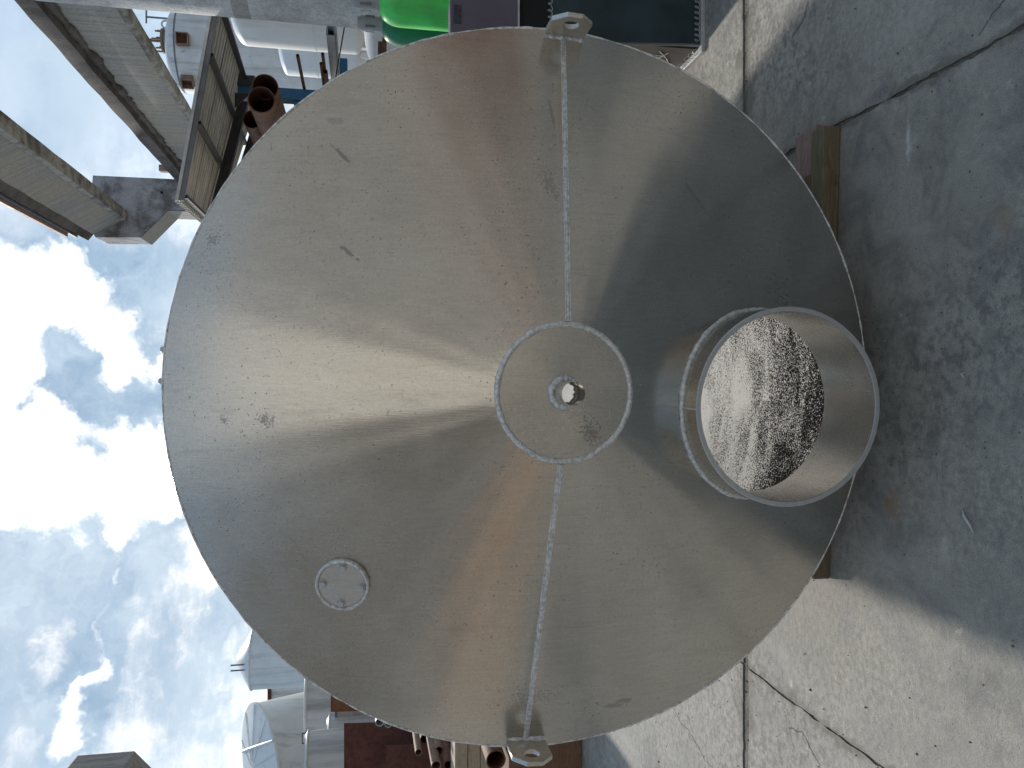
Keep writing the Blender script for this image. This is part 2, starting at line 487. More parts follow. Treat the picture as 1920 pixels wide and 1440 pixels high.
M_WHITE = plain('white_tank_paint', (0.72, 0.72, 0.70), 0.5, 0.0, 0.08, 1.5, 0.05, 0.004, None, ((0.45, 0.42, 0.38), 5, 0.5))
M_WHITEB = plain('pale_blue_white_paint', (0.68, 0.71, 0.74), 0.5, 0.0, 0.08, 1.5, 0.05, 0.004, None, ((0.38, 0.40, 0.42), 4, 0.5))
M_SILV = plain('silver_cladding', (0.70, 0.70, 0.69), 0.42, 0.30, 0.12, 1.2, 0.06, 0.004, None, ((0.34, 0.34, 0.34), 4, 0.7))
M_SILV2 = plain('dull_silver_cladding', (0.62, 0.62, 0.61), 0.5, 0.25, 0.15, 1.5, 0.08, 0.004, None, ((0.26, 0.25, 0.24), 4, 0.75))
M_PINK = plain('faded_pink_steel', (0.33, 0.22, 0.20), 0.7, 0.1, 0.3, 5, 0.2)


def wood(name, a, b2):
    m, N, b, co = mat(name)
    g = N.noise(N.vscale(co, (1.2, 9, 9)), 6.0, 7, 0.65, 0.8)
    col = N.mix(N.ss(g, 0.3, 0.7), a, b2)
    col = N.mix(N.ss(N.noise(co, 7, 5, 0.65), 0.55, 0.7, 0, 0.6), col, (0.045, 0.032, 0.024))
    N.put(b.inputs['Base Color'], col)
    b.inputs['Roughness'].default_value = 0.85
    bump(N, b, g, 0.5, 0.006)
    return m


M_WOOD = wood('olive_timber', (0.12, 0.098, 0.06), (0.21, 0.17, 0.105))
M_WOODB = wood('brown_timber', (0.13, 0.07, 0.035), (0.24, 0.13, 0.07))
M_WOODP = wood('pinkish_timber', (0.24, 0.15, 0.13), (0.36, 0.25, 0.22))
M_WOODL = wood('sunbleached_timber', (0.38, 0.29, 0.20), (0.52, 0.42, 0.31))


# ------------------------------------------------------------------ mesh helpers
OFF = {}


def thing(name, label, cat, loc=(0, 0, 0), group=None, rotz=0.0):
    o = bpy.data.objects.new(name, None)
    COL.objects.link(o)
    o.empty_display_size = 0.1
    o.location = loc
    o.rotation_euler = (0, 0, rotz)
    tag(o, label, cat, group)
    OFF[o.name] = Vector(loc)
    return o


def tag(o, label=None, cat=None, group=None, kind=None):
    if label: o['label'] = label
    if cat: o['category'] = cat
    if group: o['group'] = group
    if kind: o['kind'] = kind
    return o


class MB:
    def __init__(self):
        self.v, self.f, self.mi = [], [], []

    def add(self, vs, fs, mi=0):
        k = len(self.v)
        self.v += [Vector(p) for p in vs]
        self.f += [[i + k for i in q] for q in fs]
        self.mi += [mi] * len(fs)
        return self

    def box(self, lo, hi, rot=None, piv=None, mi=0):
        x0, y0, z0 = lo
        x1, y1, z1 = hi
        vs = [Vector(p) for p in ((x0, y0, z0), (x1, y0, z0), (x1, y1, z0), (x0, y1, z0), (x0, y0, z1), (x1, y0, z1), (x1, y1, z1), (x0, y1, z1))]
        if rot is not None:
            c = Vector(piv) if piv is not None else sum(vs, Vector()) / 8
            vs = [rot @ (p - c) + c for p in vs]
        return self.add(vs, [(3, 2, 1, 0), (4, 5, 6, 7), (0, 1, 5, 4), (1, 2, 6, 5), (2, 3, 7, 6), (3, 0, 4, 7)], mi)

    def prism(self, poly, d):
        """poly: list of 3-D points (ccw seen from outside of the front), d: extrusion vector"""
        n = len(poly)
        a = [Vector(p) for p in poly]
        b = [p + Vector(d) for p in a]
        fs = [list(range(n)), list(range(2 * n - 1, n - 1, -1))]
        fs += [[(i + 1) % n, i, n + i, n + (i + 1) % n] for i in range(n)]
        return self.add(a + b, fs)

    def tube(self, pts, r, seg=16, caps=True, closed=False, squash=None):
        pts = [Vector(p) for p in pts]
        n = len(pts)
        rs = r if isinstance(r, (list, tuple)) else [r] * n
        vs, fs = [], []
        prev = None
        for i, p in enumerate(pts):
            if closed:
                t = pts[(i + 1) % n] - pts[i - 1]
            else:
                t = pts[min(i + 1, n - 1)] - pts[max(i - 1, 0)]
            t.normalize()
            if squash is not None:
                nrm = Vector(squash(p)) if callable(squash) else Vector(squash)
                e2 = (nrm - t * nrm.dot(t)).normalized()
                e1 = e2.cross(t)
            else:
                if prev is None:
                    h = Vector((0, 0, 1)) if abs(t.z) < 0.9 else Vector((1, 0, 0))
                    e1 = t.cross(h).normalized()
                else:
                    e1 = (prev - t * prev.dot(t)).normalized()
                prev = e1
                e2 = t.cross(e1)
            ra, rb = rs[i] if isinstance(rs[i], (list, tuple)) else (rs[i], rs[i])
            for k in range(seg):
                a = 2 * PI * k / seg
                vs.append(p + e1 * (ra * math.cos(a)) + e2 * (rb * math.sin(a)))
        m = n if closed else n - 1
        for i in range(m):
            j = (i + 1) % n
            for k in range(seg):
                l = (k + 1) % seg
                fs.append((i * seg + k, i * seg + l, j * seg + l, j * seg + k))
        if caps and not closed:
            fs.append(list(range(seg))[::-1])
            fs.append([(n - 1) * seg + k for k in range(seg)])
        return self.add(vs, fs)

    def hollow(self, p0, p1, ro, ri, seg=28):
        """open pipe with real wall thickness"""
        p0, p1 = Vector(p0), Vector(p1)
        t = (p1 - p0).normalized()
        h = Vector((0, 0, 1)) if abs(t.z) < 0.9 else Vector((1, 0, 0))
        e1 = t.cross(h).normalized()
        e2 = t.cross(e1)
        vs, fs = [], []
        for (p, r) in ((p0, ri), (p0, ro), (p1, ro), (p1, ri)):
            for k in range(seg):
                a = 2 * PI * k / seg
                vs.append(p + e1 * r * math.cos(a) + e2 * r * math.sin(a))
        for i in range(4):
            j = (i + 1) % 4
            for k in range(seg):
                l = (k + 1) % seg
                fs.append((i * seg + k, j * seg + k, j * seg + l, i * seg + l))
        return self.add(vs, fs)

    def lathe(self, prof, c=(0, 0, 0), seg=40, mtx=None):
        c = Vector(c)
        vs, fs = [], []
        n = len(prof)
        for (r, z) in prof:
            for k in range(seg):
                a = 2 * PI * k / seg
                p = Vector((r * math.cos(a), r * math.sin(a), z))
                vs.append((mtx @ p if mtx else p) + c)
        for i in range(n - 1):
            for k in range(seg):
                l = (k + 1) % seg
                fs.append((i * seg + k, i * seg + l, (i + 1) * seg + l, (i + 1) * seg + k))
        if prof[0][0] > 1e-6:
            fs.append(list(range(seg))[::-1])
        if prof[-1][0] > 1e-6:
            fs.append([(n - 1) * seg + k for k in range(seg)])
        return self.add(vs, fs)

    def build(self, name, mats, parent=None, bevel=0.0, smooth=True, label=None, kind=None, ang=35):
        off = OFF.get(parent.name, Vector()) if parent else Vector()
        me = bpy.data.meshes.new(name)
        me.from_pydata([tuple(p - off) for p in self.v], [], self.f)
        mats = mats if isinstance(mats, (list, tuple)) else [mats]
        for m in mats:
            me.materials.append(m)
        if len(mats) > 1:
            me.polygons.foreach_set('material_index', self.mi)
        bm = bmesh.new()
        bm.from_mesh(me)
        bmesh.ops.remove_doubles(bm, verts=bm.verts, dist=1e-6)
        bmesh.ops.recalc_face_normals(bm, faces=bm.faces)
        bm.to_mesh(me)
        bm.free()
        if smooth:
            me.polygons.foreach_set('use_smooth', [True] * len(me.polygons))
            me.set_sharp_from_angle(angle=R_(ang))
        me.update()
        o = bpy.data.objects.new(name, me)
        COL.objects.link(o)
        if parent:
            o.parent = parent
            OFF[o.name] = off
        if bevel:
            b = o.modifiers.new('bevel', 'BEVEL')
            b.width = bevel
            b.segments = 2
            b.limit_method = 'ANGLE'
        tag(o, label=label, kind=kind)
        return o


def dup(root, loc, label=None, group=None):
    r = root.copy()
    COL.objects.link(r)
    r.location = loc
    if label: r['label'] = label
    if group: r['group'] = group
    for ch in list(root.children):
        c = ch.copy()
        COL.objects.link(c)
        c.parent = r
        for g in list(ch.children):
            d = g.copy()
            COL.objects.link(d)
            d.parent = c
    return r


def dome(r, h, z0, up=True, n=8):
    """profile of a dished end"""
    pr = []
    for i in range(n + 1):
        a = PI / 2 * i / n
        pr.append((r * math.cos(a), z0 + (h if up else -h) * math.sin(a)))
    return pr


# ================================================================== GROUND
g = MB()
NG = 40
g.add([(-400, -200, -0.007), (400, -200, -0.007), (400, 900, -0.007), (-400, 900, -0.007)], [(0, 1, 2, 3)])
ground = g.build('ground', M_DIRT, kind='structure', smooth=False)
XJ = [-31.17, -21.27, -16.31, -11.35, -6.39, -3.91, -1.43, 1.05, 3.53, 6.01, 10.97, 15.93, 25.0, 40]
YJ = [-30, -18, -9.2, -1.32, 3.68, 8.68, 13.68, 22, 34, 60]


def jag(s, seed):
    return 0.010 * noise.noise(Vector((s * 2.0, seed, 0))) + 0.009 * noise.noise(Vector((s * 9.0, seed, 3.1))) + 0.007 * noise.noise(Vector((s * 31.0, seed, 7.7)))


for i in range(len(XJ) - 1):
    for j in range(len(YJ) - 1):
        x0, x1, y0, y1 = XJ[i], XJ[i + 1], YJ[j], YJ[j + 1]
        nearby = (x0 > -7 and x1 < 7 and y0 > -2 and y1 < 9)
        st = 0.03 if nearby else 0.5
        gx0 = 0.008 if abs(x0 + 1.43) > .01 else 0.006
        gx1 = 0.008 if abs(x1 + 1.43) > .01 else 0.006
        gy0 = 0.030 if abs(y0 - 3.68) < .01 else 0.012
        gy1 = 0.026 if abs(y1 - 3.68) < .01 else 0.012
        pts = []
        nx, ny = max(2, int((x1 - x0) / st)), max(2, int((y1 - y0) / st))
        for k in range(nx):
            x = x0 + (x1 - x0) * k / nx
            pts.append((max(x, x0 + gx0), y0 + gy0 + jag(x, j * 3 + 1)))
        for k in range(ny):
            y = y0 + (y1 - y0) * k / ny
            pts.append((x1 - gx1 + jag(y, i * 5 + 60), max(y, y0 + gy0)))
        for k in range(nx):
            x = x1 - (x1 - x0) * k / nx
            pts.append((min(x, x1 - gx1), y1 - gy1 + jag(x, j * 3 + 2.5)))
        for k in range(ny):
            y = y1 - (y1 - y0) * k / ny
            pts.append((x0 + gx0 + jag(y, i * 5 + 62.5), min(y, y1 - gy1)))
        s = MB()
        s.prism([(p[0], p[1], 0.0) for p in pts], (0, 0, -0.025))
        s.build('slab', M_SLAB, ground, smooth=False)

# ================================================================== THE TANK
TX, TY, TZ = -0.021, 2.602, 0.078
RR, RH, HH, ZC = 1.22, 0.2102, 0.2835, 1.22
tank = thing('aluminium_tank', 'huge aluminium tank lying on its side with its conical end towards the viewer', 'tank', (TX, TY, TZ), rotz=-0.0206)
OFF[tank.name] = Vector()                      # tank parts are written in the tank's own frame
MX, MZ, MO, MI, ML = -0.0445, -0.7203, 0.3164, 0.2995, 0.3368


def cone_y(x, z, which=0):
    """axial position of the cone surface (negative = towards the viewer); z measured from the axis"""
    rho = math.hypot(x, z)
    th = math.atan2(z, x)
    h = HH * (RR - rho) / (RR - RH)
    env = min(1, (RR - rho) / 0.15) * min(1, max(0, (rho - RH)) / 0.15)
    w = 0.0022 * math.sin(3 * th + 1.1 + which * 2) * math.sin(4.2 * rho + which)
    w += 0.0016 * noise.noise(Vector((x * 2.3, z * 2.3, 4.0 + 9 * which)))
    w += 0.00035 * math.sin(34 * th + 3 * which)
    return -(h + env * w)


def plate(name, a0, a1, which):
    pts, edges = [], []
    na, nr = 150, 34

    def loop(lst, close=True):
        k = len(pts)
        pts.extend(lst)
        n = len(lst)
        for i in range(n if close else n - 1):
            edges.append((k + i, k + (i + 1) % n))
    outer = [(RR * math.cos(a0 + (a1 - a0) * i / na), RR * math.sin(a0 + (a1 - a0) * i / na)) for i in range(na + 1)]
    inner = [(RH * math.cos(a1 - (a1 - a0) * i / 60), RH * math.sin(a1 - (a1 - a0) * i / 60)) for i in range(61)]
    loop(outer + inner)
    rm = (MO + MI) / 2
    if which == 1:
        loop([(MX + rm * math.cos(2 * PI * i / 96), MZ + rm * math.sin(2 * PI * i / 96)) for i in range(96)])
    for i in range(1, na):
        for j in range(1, nr):
            a = a0 + (a1 - a0) * i / na
            r = RH + (RR - RH) * j / nr
            if r < 0.5 and i % 2: continue
            x, z = r * math.cos(a), r * math.sin(a)
            if which == 1 and abs(math.hypot(x - MX, z - MZ)) < rm + 0.012: continue
            pts.append((x, z))
    res = geometry.delaunay_2d_cdt([Vector(p) for p in pts], edges, [], 0, 1e-6)
    v2, fs = res[0], res[2]
    keep = []
    for f in fs:
        c = sum((v2[i] for i in f), Vector((0, 0))) / len(f)
        if c.length < RH * 0.995 or c.length > RR: continue
        an = math.atan2(c.y, c.x)
        rel = (an - a0) % (2 * PI)
        if rel > (a1 - a0): continue
        if which == 1 and math.hypot(c.x - MX, c.y - MZ) < rm * 0.995: continue
        keep.append(list(f))
    b = MB()
    b.add([(p.x, cone_y(p.x, p.y, which), p.y + ZC) for p in v2], keep)
    me = bpy.data.meshes.new(name)
    me.from_pydata([tuple(p) for p in b.v], [], b.f)
    bm = bmesh.new()
    bm.from_mesh(me)
    bmesh.ops.delete(bm, geom=[v for v in bm.verts if not v.link_faces], context='VERTS')
    bmesh.ops.recalc_face_normals(bm, faces=bm.faces)
    if sum(f.normal.y for f in bm.faces) > 0:
        bmesh.ops.reverse_faces(bm, faces=bm.faces)
    bm.to_mesh(me)
    bm.free()
    me.polygons.foreach_set('use_smooth', [True] * len(me.polygons))
    me.materials.append(M_CONE)
    o = bpy.data.objects.new(name, me)
    COL.objects.link(o)
    o.parent = tank
    OFF[o.name] = Vector()
    # texture space centred on the tank axis
    for v in me.vertices:
        v.co.z -= ZC
    o.location = (0, 0, ZC)
    return o


SA = R_(-2.9)
LT0 = 3.0
plate('cone_plate', SA, SA + PI, 0)
plate('cone_plate', SA + PI, SA + 2 * PI, 1)

# added unseen baffle across the upper far end, shading the manway neck's reflection
rp_ = MB()
cut = R_(15.0)
rp_.prism([(1.196 * math.cos(a), LT0 - 0.05, ZC + 1.196 * math.sin(a)) for a in (cut + (PI - 2 * cut) * i / 60 for i in range(61))], (0, 0.008, 0))
rp_.build('added_rear_baffle', M_ALUD, tank)

# outer shell and the crusted lining inside, open at the far end
LT = 3.0
sh = MB()
sg = 128


def ringv(r, y): return [(r * math.cos(2 * PI * k / sg), y, ZC + r * math.sin(2 * PI * k / sg)) for k in range(sg)]


def bridge(mb, rings, close=False):
    k0 = len(mb.v)
    for r in rings:
        mb.v += [Vector(p) for p in r]
    n = len(rings[0])
    m = len(rings)
    for i in range(m if close else m - 1):
        j = (i + 1) % m
        for k in range(n):
            l = (k + 1) % n
            mb.f.append([k0 + i * n + k, k0 + i * n + l, k0 + j * n + l, k0 + j * n + k])
            mb.mi.append(0)


bridge(sh, [ringv(1.207, 0.004), ringv(1.207, LT), ringv(1.200, LT), ringv(1.200, 0.004)])
sh.build('shell', M_ALU, tank)
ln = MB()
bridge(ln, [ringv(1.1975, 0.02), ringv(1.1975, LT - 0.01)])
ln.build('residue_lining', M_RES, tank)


def bead(name, pts, w, h, nrm, closed=False, rip=0.18, parent=None, mtl=None, seed=0, seg=8):
    n = len(pts)
    rs = []
    for i in range(n):
        k = 1 + rip * noise.noise(Vector((i * 0.21, seed, 1.3))) + rip * noise.noise(Vector((i * 0.05, seed, 5)))
        rs.append((w * k, h * k))
    b = MB()
    b.tube(pts, rs, seg, True, closed, squash=nrm)
    return b.build(name, mtl or M_WELD, parent or tank, ang=80)


def on_cone(r, a, lift=0.0):
    x, z = r * math.cos(a), r * math.sin(a)
    return (x, cone_y(x, z) - lift, z + ZC)


NRM = (0, -1, 0)
for a in (SA, SA + PI):
    b_ = [on_cone(RH + 0.008 + (RR - 0.02 - RH) * i / 220, a) for i in range(221)]
    bead('seam_weld', b_, 0.0078, 0.0035, NRM, rip=0.12, seed=a)
    # ground-off edges of the seam
    for s in (-1, 1):
        t = Vector((-math.sin(a), 0, math.cos(a))) * (0.0072 * s)
        bead('seam_edge', [Vector(p) + t for p in b_], 0.0022, 0.0042, NRM, rip=0.35, seed=a + s, seg=6)
bead('hub_weld', [(0.209 * math.cos(t) * (1 + .008 * noise.noise(Vector((math.cos(t) * 3, math.sin(t) * 3, 0)))), -HH + 0.001, ZC + 0.209 * math.sin(t) * (1 + .008 * noise.noise(Vector((math.cos(t) * 3, math.sin(t) * 3, 0)))))
                  for t in (2 * PI * i / 420 for i in range(420))], 0.0092, 0.0065, NRM, True, 0.2)
bead('rim_weld', [((RR - 0.002) * math.cos(t), 0.002, ZC + (RR - 0.002) * math.sin(t)) for t in (2 * PI * i / 900 for i in range(900))],
     0.0040, 0.005, NRM, True, 0.5, seed=4, mtl=M_RIM)

hub = MB()
hr = [0.0375, 0.06, 0.09, 0.12, 0.15, 0.18, 0.212]
bridge(hub, [[(r * math.cos(2 * PI * k / 72), -HH - 0.0012 * math.sin(r * 16) * math.sin(2 * 2 * PI * k / 72), r * math.sin(2 * PI * k / 72)) for k in range(72)] for r in hr])
ho = hub.build('hub_disc', M_HUB, tank)
ho.location = (0, 0, ZC)

# small nozzle in the hub
nz = MB()
nz.hollow((0.0, -HH + 0.01, ZC - 0.002), (0.0, -HH - 0.095, ZC - 0.002), 0.0385, 0.0355, 48)
noz = nz.build('nozzle', M_ALU, tank)
bead('nozzle_weld', [(0.042 * math.cos(t), -HH - 0.004, ZC + 0.042 * math.sin(t)) for t in (2 * PI * i / 150 for i in range(150))],
     0.0125, 0.012, NRM, True, 0.35, noz, seed=9)

# manway: a wide short pipe cut to the cone
mw = MB()
nseg = 128


def mring(r, y=None, lift=0.0):
    o = []
    for k in range(nseg):
        t = 2 * PI * k / nseg
        x, z = MX + r * math.cos(t), MZ + r * math.sin(t)
        yy = (cone_y(x, z) + lift) if y is None else y
        o.append((x, yy, z + ZC))
    return o


bridge(mw, [mring(MI, -ML + 0.004), mring(MI, None, 0.006), mring(MO, None, 0.006), mring(MO, -ML + 0.004)])
mway = mw.build('manway_neck', M_NECK, tank)
fr = MB()
bridge(fr, [mring(MO, -ML + 0.004), mring(MO - 0.002, -ML), mring(MI + 0.002, -ML), mring(MI, -ML + 0.004)])
fr.build('cut_edge', M_EDGE, mway)
bead('manway_weld', [Vector(p) for p in mring(MO + 0.003)] and [
    (MX + (MO + 0.003) * math.cos(t), cone_y(MX + (MO + 0.003) * math.cos(t), MZ + (MO + 0.003) * math.sin(t)) - 0.002, ZC + MZ + (MO + 0.003) * math.sin(t))
    for t in (2 * PI * i / 480 for i in range(480))], 0.010, 0.009, NRM, True, 0.3, mway, seed=12)
sb = []
for i in range(30):
    t = PI / 2 + 0.02
    y0 = cone_y(MX, MZ + MO) - 0.006
    sb.append((MX + (MO) * math.cos(t), y0 + (-ML - y0) * i / 29, ZC + MZ + MO * math.sin(t)))
bead('neck_seam', sb, 0.003, 0.0022, (0, 0, 1), False, 0.3, mway, seed=3)

# blind cover with four bolts
cx, cz = -0.605, 0.666
rho = math.hypot(cx, cz)
sl = math.atan2(HH, RR - RH)
nrm = Vector((cx / rho * math.sin(sl), -math.cos(sl), cz / rho * math.sin(sl)))
e_up = (Vector((0, 0, 1)) - nrm * nrm.z).normalized()
e_rt = e_up.cross(nrm) * -1
CM = Matrix((e_rt, e_up, nrm)).transposed()
cc = Vector((cx, cone_y(cx, cz), cz + ZC))
cv = MB()
cv.lathe([(0.083, -0.012), (0.083, 0.004), (0.081, 0.008), (0.074, 0.008), (0.074, 0.013), (0.0725, 0.0145), (0.0, 0.0145)], cc, 64, CM)
cover = cv.build('bolted_cover', M_ALUD, tank, ang=25)
bead('cover_ring', [cc + CM @ Vector((0.0795 * math.cos(t), 0.0795 * math.sin(t), 0.011)) for t in (2 * PI * i / 200 for i in range(200))],
     0.0062, 0.010, nrm, True, 0.22, cover, seed=21)
for k in range(4):
    a = PI / 2 * k + 0.05
    c = cc + CM @ Vector((0.060 * math.cos(a), 0.060 * math.sin(a), 0.0145))
    bt = MB()
    bt.lathe([(0.0135, 0), (0.0135, 0.0022), (0.0, 0.0022)], c, 20, CM)
    bt.lathe([(0.0108, 0.0022), (0.0108, 0.0105), (0.0095, 0.0120), (0.0, 0.0120)], c, 6, CM)
    bt.build('bolt', M_EDGE, cover, ang=25)

# lifting lugs at both ends of the seam, standing out towards the viewer
for a, nm in ((SA, 0), (SA + PI, 1)):
    er = Vector((math.cos(a), 0, math.sin(a)))
    et = Vector((-math.sin(a), 0, math.cos(a))) * (1 if nm == 0 else -1)
    ax = Vector((0, -1, 0))
    base = er * 1.196 + Vector((0, 0, ZC)) + et * (-0.002)
    w, L, ch = 0.068, 0.155, 0.042
    n = 24
    outl = [(-w, -0.01), (w, -0.01), (w, L - ch), (w - ch, L), (-w + ch, L), (-w, L - ch)]
    hole = [(0.027 * math.cos(2 * PI * k / n), 0.098 + 0.027 * math.sin(2 * PI * k / n)) for k in range(n)]
    # ring of quads between the hole and a sampled outline
    def outl_pt(ang):
        d = Vector((math.cos(ang), math.sin(ang)))
        best = None
        c = Vector((0, 0.098))
        for i in range(len(outl)):
            p, q = Vector(outl[i]), Vector(outl[(i + 1) % len(outl)])
            e = q - p
            den = d.x * e.y - d.y * e.x
            if abs(den) < 1e-9: continue
            t = ((p.x - c.x) * e.y - (p.y - c.y) * e.x) / den
            s = ((p.x - c.x) * d.y - (p.y - c.y) * d.x) / den
            if t > 0 and -1e-6 <= s <= 1 + 1e-6 and (best is None or t < best): best = t
        return (c.x + d.x * best, c.y + d.y * best)
    angs = sorted([2 * PI * k / n for k in range(n)] + [math.atan2(q[1] - 0.098, q[0]) % (2 * PI) for q in outl])
    angs = [x for i, x in enumerate(angs) if i == 0 or x - angs[i - 1] > 1e-4]
    lug = MB()
    to3 = lambda p, t: base + et * p[0] + ax * p[1] + er * t
    rings = []
    for (fn, t) in ((lambda q: (0.027 * math.cos(q), 0.098 + 0.027 * math.sin(q)), 0.0), (outl_pt, 0.0), (outl_pt, 0.016), (lambda q: (0.027 * math.cos(q), 0.098 + 0.027 * math.sin(q)), 0.016)):
        rings.append([to3(fn(q), t) for q in angs])
    bridge(lug, rings, True)
    lo = lug.build('lifting_lug', M_ALUD, tank, bevel=0.002, ang=25)
    bead('lug_weld', [base + et * (-w + 2 * w * i / 40) + er * -0.004 + ax * 0.004 for i in range(41)], 0.011, 0.010, (0, -1, 0), False, 0.4, lo, seed=30 + nm)

# two little studs on top of the shell
for (x, z) in ((0.129, 1.218), (0.029, 1.224)):
    k = MB()
    k.lathe([(0.010, -0.02), (0.010, 0.008), (0.007, 0.012), (0.0, 0.013)], (x, 0.03, ZC + z), 16)
    k.build('stud', M_PSTEEL, tank)

# ================================================================== TIMBER UNDER THE TANK
t = thing('timber_beam', 'long olive-brown timber lying across the concrete under the tank', 'timber', (0.12, 2.96, 0))
tb = MB()
tb.add([(-0.807, 2.947, 0.002), (1.044, 2.873, 0.002), (1.047, 2.965, 0.002), (-0.804, 3.04, 0.002),
        (-0.807, 2.947, 0.076), (1.044, 2.873, 0.076), (1.047, 2.965, 0.076), (-0.804, 3.04, 0.076)],
       [(3, 2, 1, 0), (4, 5, 6, 7), (0, 1, 5, 4), (1, 2, 6, 5), (2, 3, 7, 6), (3, 0, 4, 7)])
o = tb.build('timber_beam', M_WOOD, None, bevel=0.004)
bpy.data.objects.remove(t)
tag(o, 'long olive-brown timber lying across the concrete under the tank', 'timber')
o.name = 'timber_beam'
b = MB()
b.box((0.80, 3.00, 0.001), (1.09, 3.16, 0.028), Matrix.Rotation(0.06, 3, 'Z'))
tag(b.build('board', M_WOODP, None, bevel=0.003), 'flat pinkish board lying behind the right end of the long timber', 'board')
b = MB()
b.box((0.60, 2.985, 0.002), (0.875, 3.055, 0.075), Matrix.Rotation(-0.03, 3, 'Z'))
tag(b.build('wood_block', M_WOODB, None, bevel=0.004), 'short reddish brown wood block behind the long timber', 'block')
b = MB()
b.box((-0.85, 5.2, 0.002), (0.95, 5.32, 0.076))
tag(b.build('rear_timber', M_WOODB, None, bevel=0.004), 'timber under the far end of the tank seen in its shade', 'timber')

# bits lying on the concrete
b = MB()
b.tube([(-0.405, 2.215, 0.004), (-0.425, 2.20, 0.010), (-0.45, 2.178, 0.007), (-0.475, 2.165, 0.003)], [0.001, 0.0045, 0.004, 0.001], 8)
tag(b.build('metal_sliver', M_PSTEEL), 'thin bent metal sliver lying on the shaded concrete', 'scrap')
b = MB()
b.tube([(0.02, 2.21, 0.002), (0.032, 2.215, 0.006), (0.036, 2.205, 0.004)], [0.003, 0.004, 0.002], 8)
tag(b.build('swarf_curl', M_PSTEEL), 'tiny bright metal curl on the concrete below the manway', 'scrap')
st = MB()
rnd = random.Random(3)
for i in range(760):
    if i < 260 or i >= 420:
        x, y = rnd.uniform(-2.6, 2.2), rnd.uniform(1.6, 5.5)
    elif i < 340:
        x, y = rnd.uniform(-3.5, 3.0), 3.68 + rnd.gauss(0, 0.02)
    else:
        x, y = (1.05 if rnd.random() < .5 else -1.43) + rnd.gauss(0, .008), rnd.uniform(1.8, 5)
    s = rnd.uniform(0.002, 0.0055) * (1.6 if rnd.random() < 0.12 else 1.0)
    vs = [(x + s * rnd.uniform(.6, 1.3) * math.cos(a), y + s * rnd.uniform(.6, 1.3) * math.sin(a), 0.0 if (i < 260 or i >= 420) else -0.006) for a in (0, 1.6, 3.1, 4.7)]
    vs.append((x, y, s * 1.1 if (i < 260 or i >= 420) else s * 0.6))
    st.add(vs, [(0, 1, 4), (1, 2, 4), (2, 3, 4), (3, 0, 4), (3, 2, 1, 0)])
st.build('grit', M_DIRT, kind='stuff', smooth=False)

# ================================================================== STEEL CABINET / BIN ON THE RIGHT
bx, by = 1.885, 4.17
binn = thing('steel_bin', 'dark steel bin with a teal front panel and pale bent base rim beside the tank', 'bin', (2.6, 4.7, 0))
b = MB(); b.box((bx - 0.005, by - 0.012, 0.0), (3.6, by + 1.0, 0.022)); b.build('base_plate', M_PSTEEL, binn, bevel=0.003)
b = MB(); b.prism([(bx + 0.045, by + 0.012, 0.022), (3.58, by + 0.012, 0.022), (3.58, by + 0.012, 0.89), (bx - 0.015, by + 0.012, 0.89)], (0, 0.02, 0)); b.build('front_panel', M_TEAL, binn, bevel=0.003)
b = MB(); b.prism([(bx + 0.036, by + 0.002, 0.022), (bx + 0.047, by + 0.002, 0.022), (bx - 0.013, by + 0.002, 0.895), (bx - 0.024, by + 0.002, 0.895)], (0, 0.012, 0)); b.build('corner_strip', M_GSTEEL, binn)
b = MB(); b.box((bx + 0.03, by + 0.045, 0.022), (bx + 0.042, by + 0.98, 0.80)); sidep = b.build('side_panel', M_BROWN, binn)
b = MB(); b.box((bx + 0.06, by + 0.04, 0.89), (3.55, by + 0.95, 1.075)); b.build('recess_shade_block', M_BLACK, binn)  # solid black block painted in for the shade inside the gap
b = MB(); b.box((bx - 0.01, by + 0.015, 0.882), (3.58, by + 0.98, 0.892)); b.build('top_flange', M_GSTEEL, binn)


def wiggle(n, a, b2, amp, f, r, seed, ax=Vector((0, -0.3, 1))):
    pts = []
    for i in range(n):
        t_ = i / (n - 1)
        p = Vector(a).lerp(Vector(b2), t_)
        p += ax * amp * (math.sin(i * f) + 0.6 * noise.noise(Vector((i * .3, seed, 0))))
        p += Vector((0.012, 0, 0)) * math.cos(i * f)
        pts.append(p)
    m = MB()
    m.tube(pts, r, 6)
    return m


wiggle(150, (bx + 0.05, by - 0.004, 0.045), (2.25, by - 0.004, 0.045), 0.016, 0.42, 0.0022, 1).build('loose_wire', M_PSTEEL, binn)
wiggle(110, (bx + 0.0, by - 0.002, 0.90), (2.2, by - 0.002, 0.90), 0.012, 0.5, 0.002, 5).build('loose_wire', M_PSTEEL, binn)
wiggle(60, (bx + 0.015, by + 0.03, 0.035), (bx + 0.015, by + 0.28, 0.035), 0.016, 0.5, 0.002, 8, Vector((0.1, 0, 1))).build('loose_wire', M_PSTEEL, binn)
ck = MB()
for (p, q) in (((.10, .20), (.18, .13)), ((.12, .14), (.20, .17)), ((.16, .20), (.16, .15)), ((.19, .12), (.26, .08)), ((.22, .17), (.27, .19))):
    ck.tube([(bx + 0.0295, by + p[0], p[1] + .03), (bx + 0.0295, by + q[0], q[1] + .03)], (0.003), 6)
ck.build('chalk_scribble', M_CHALK, sidep)

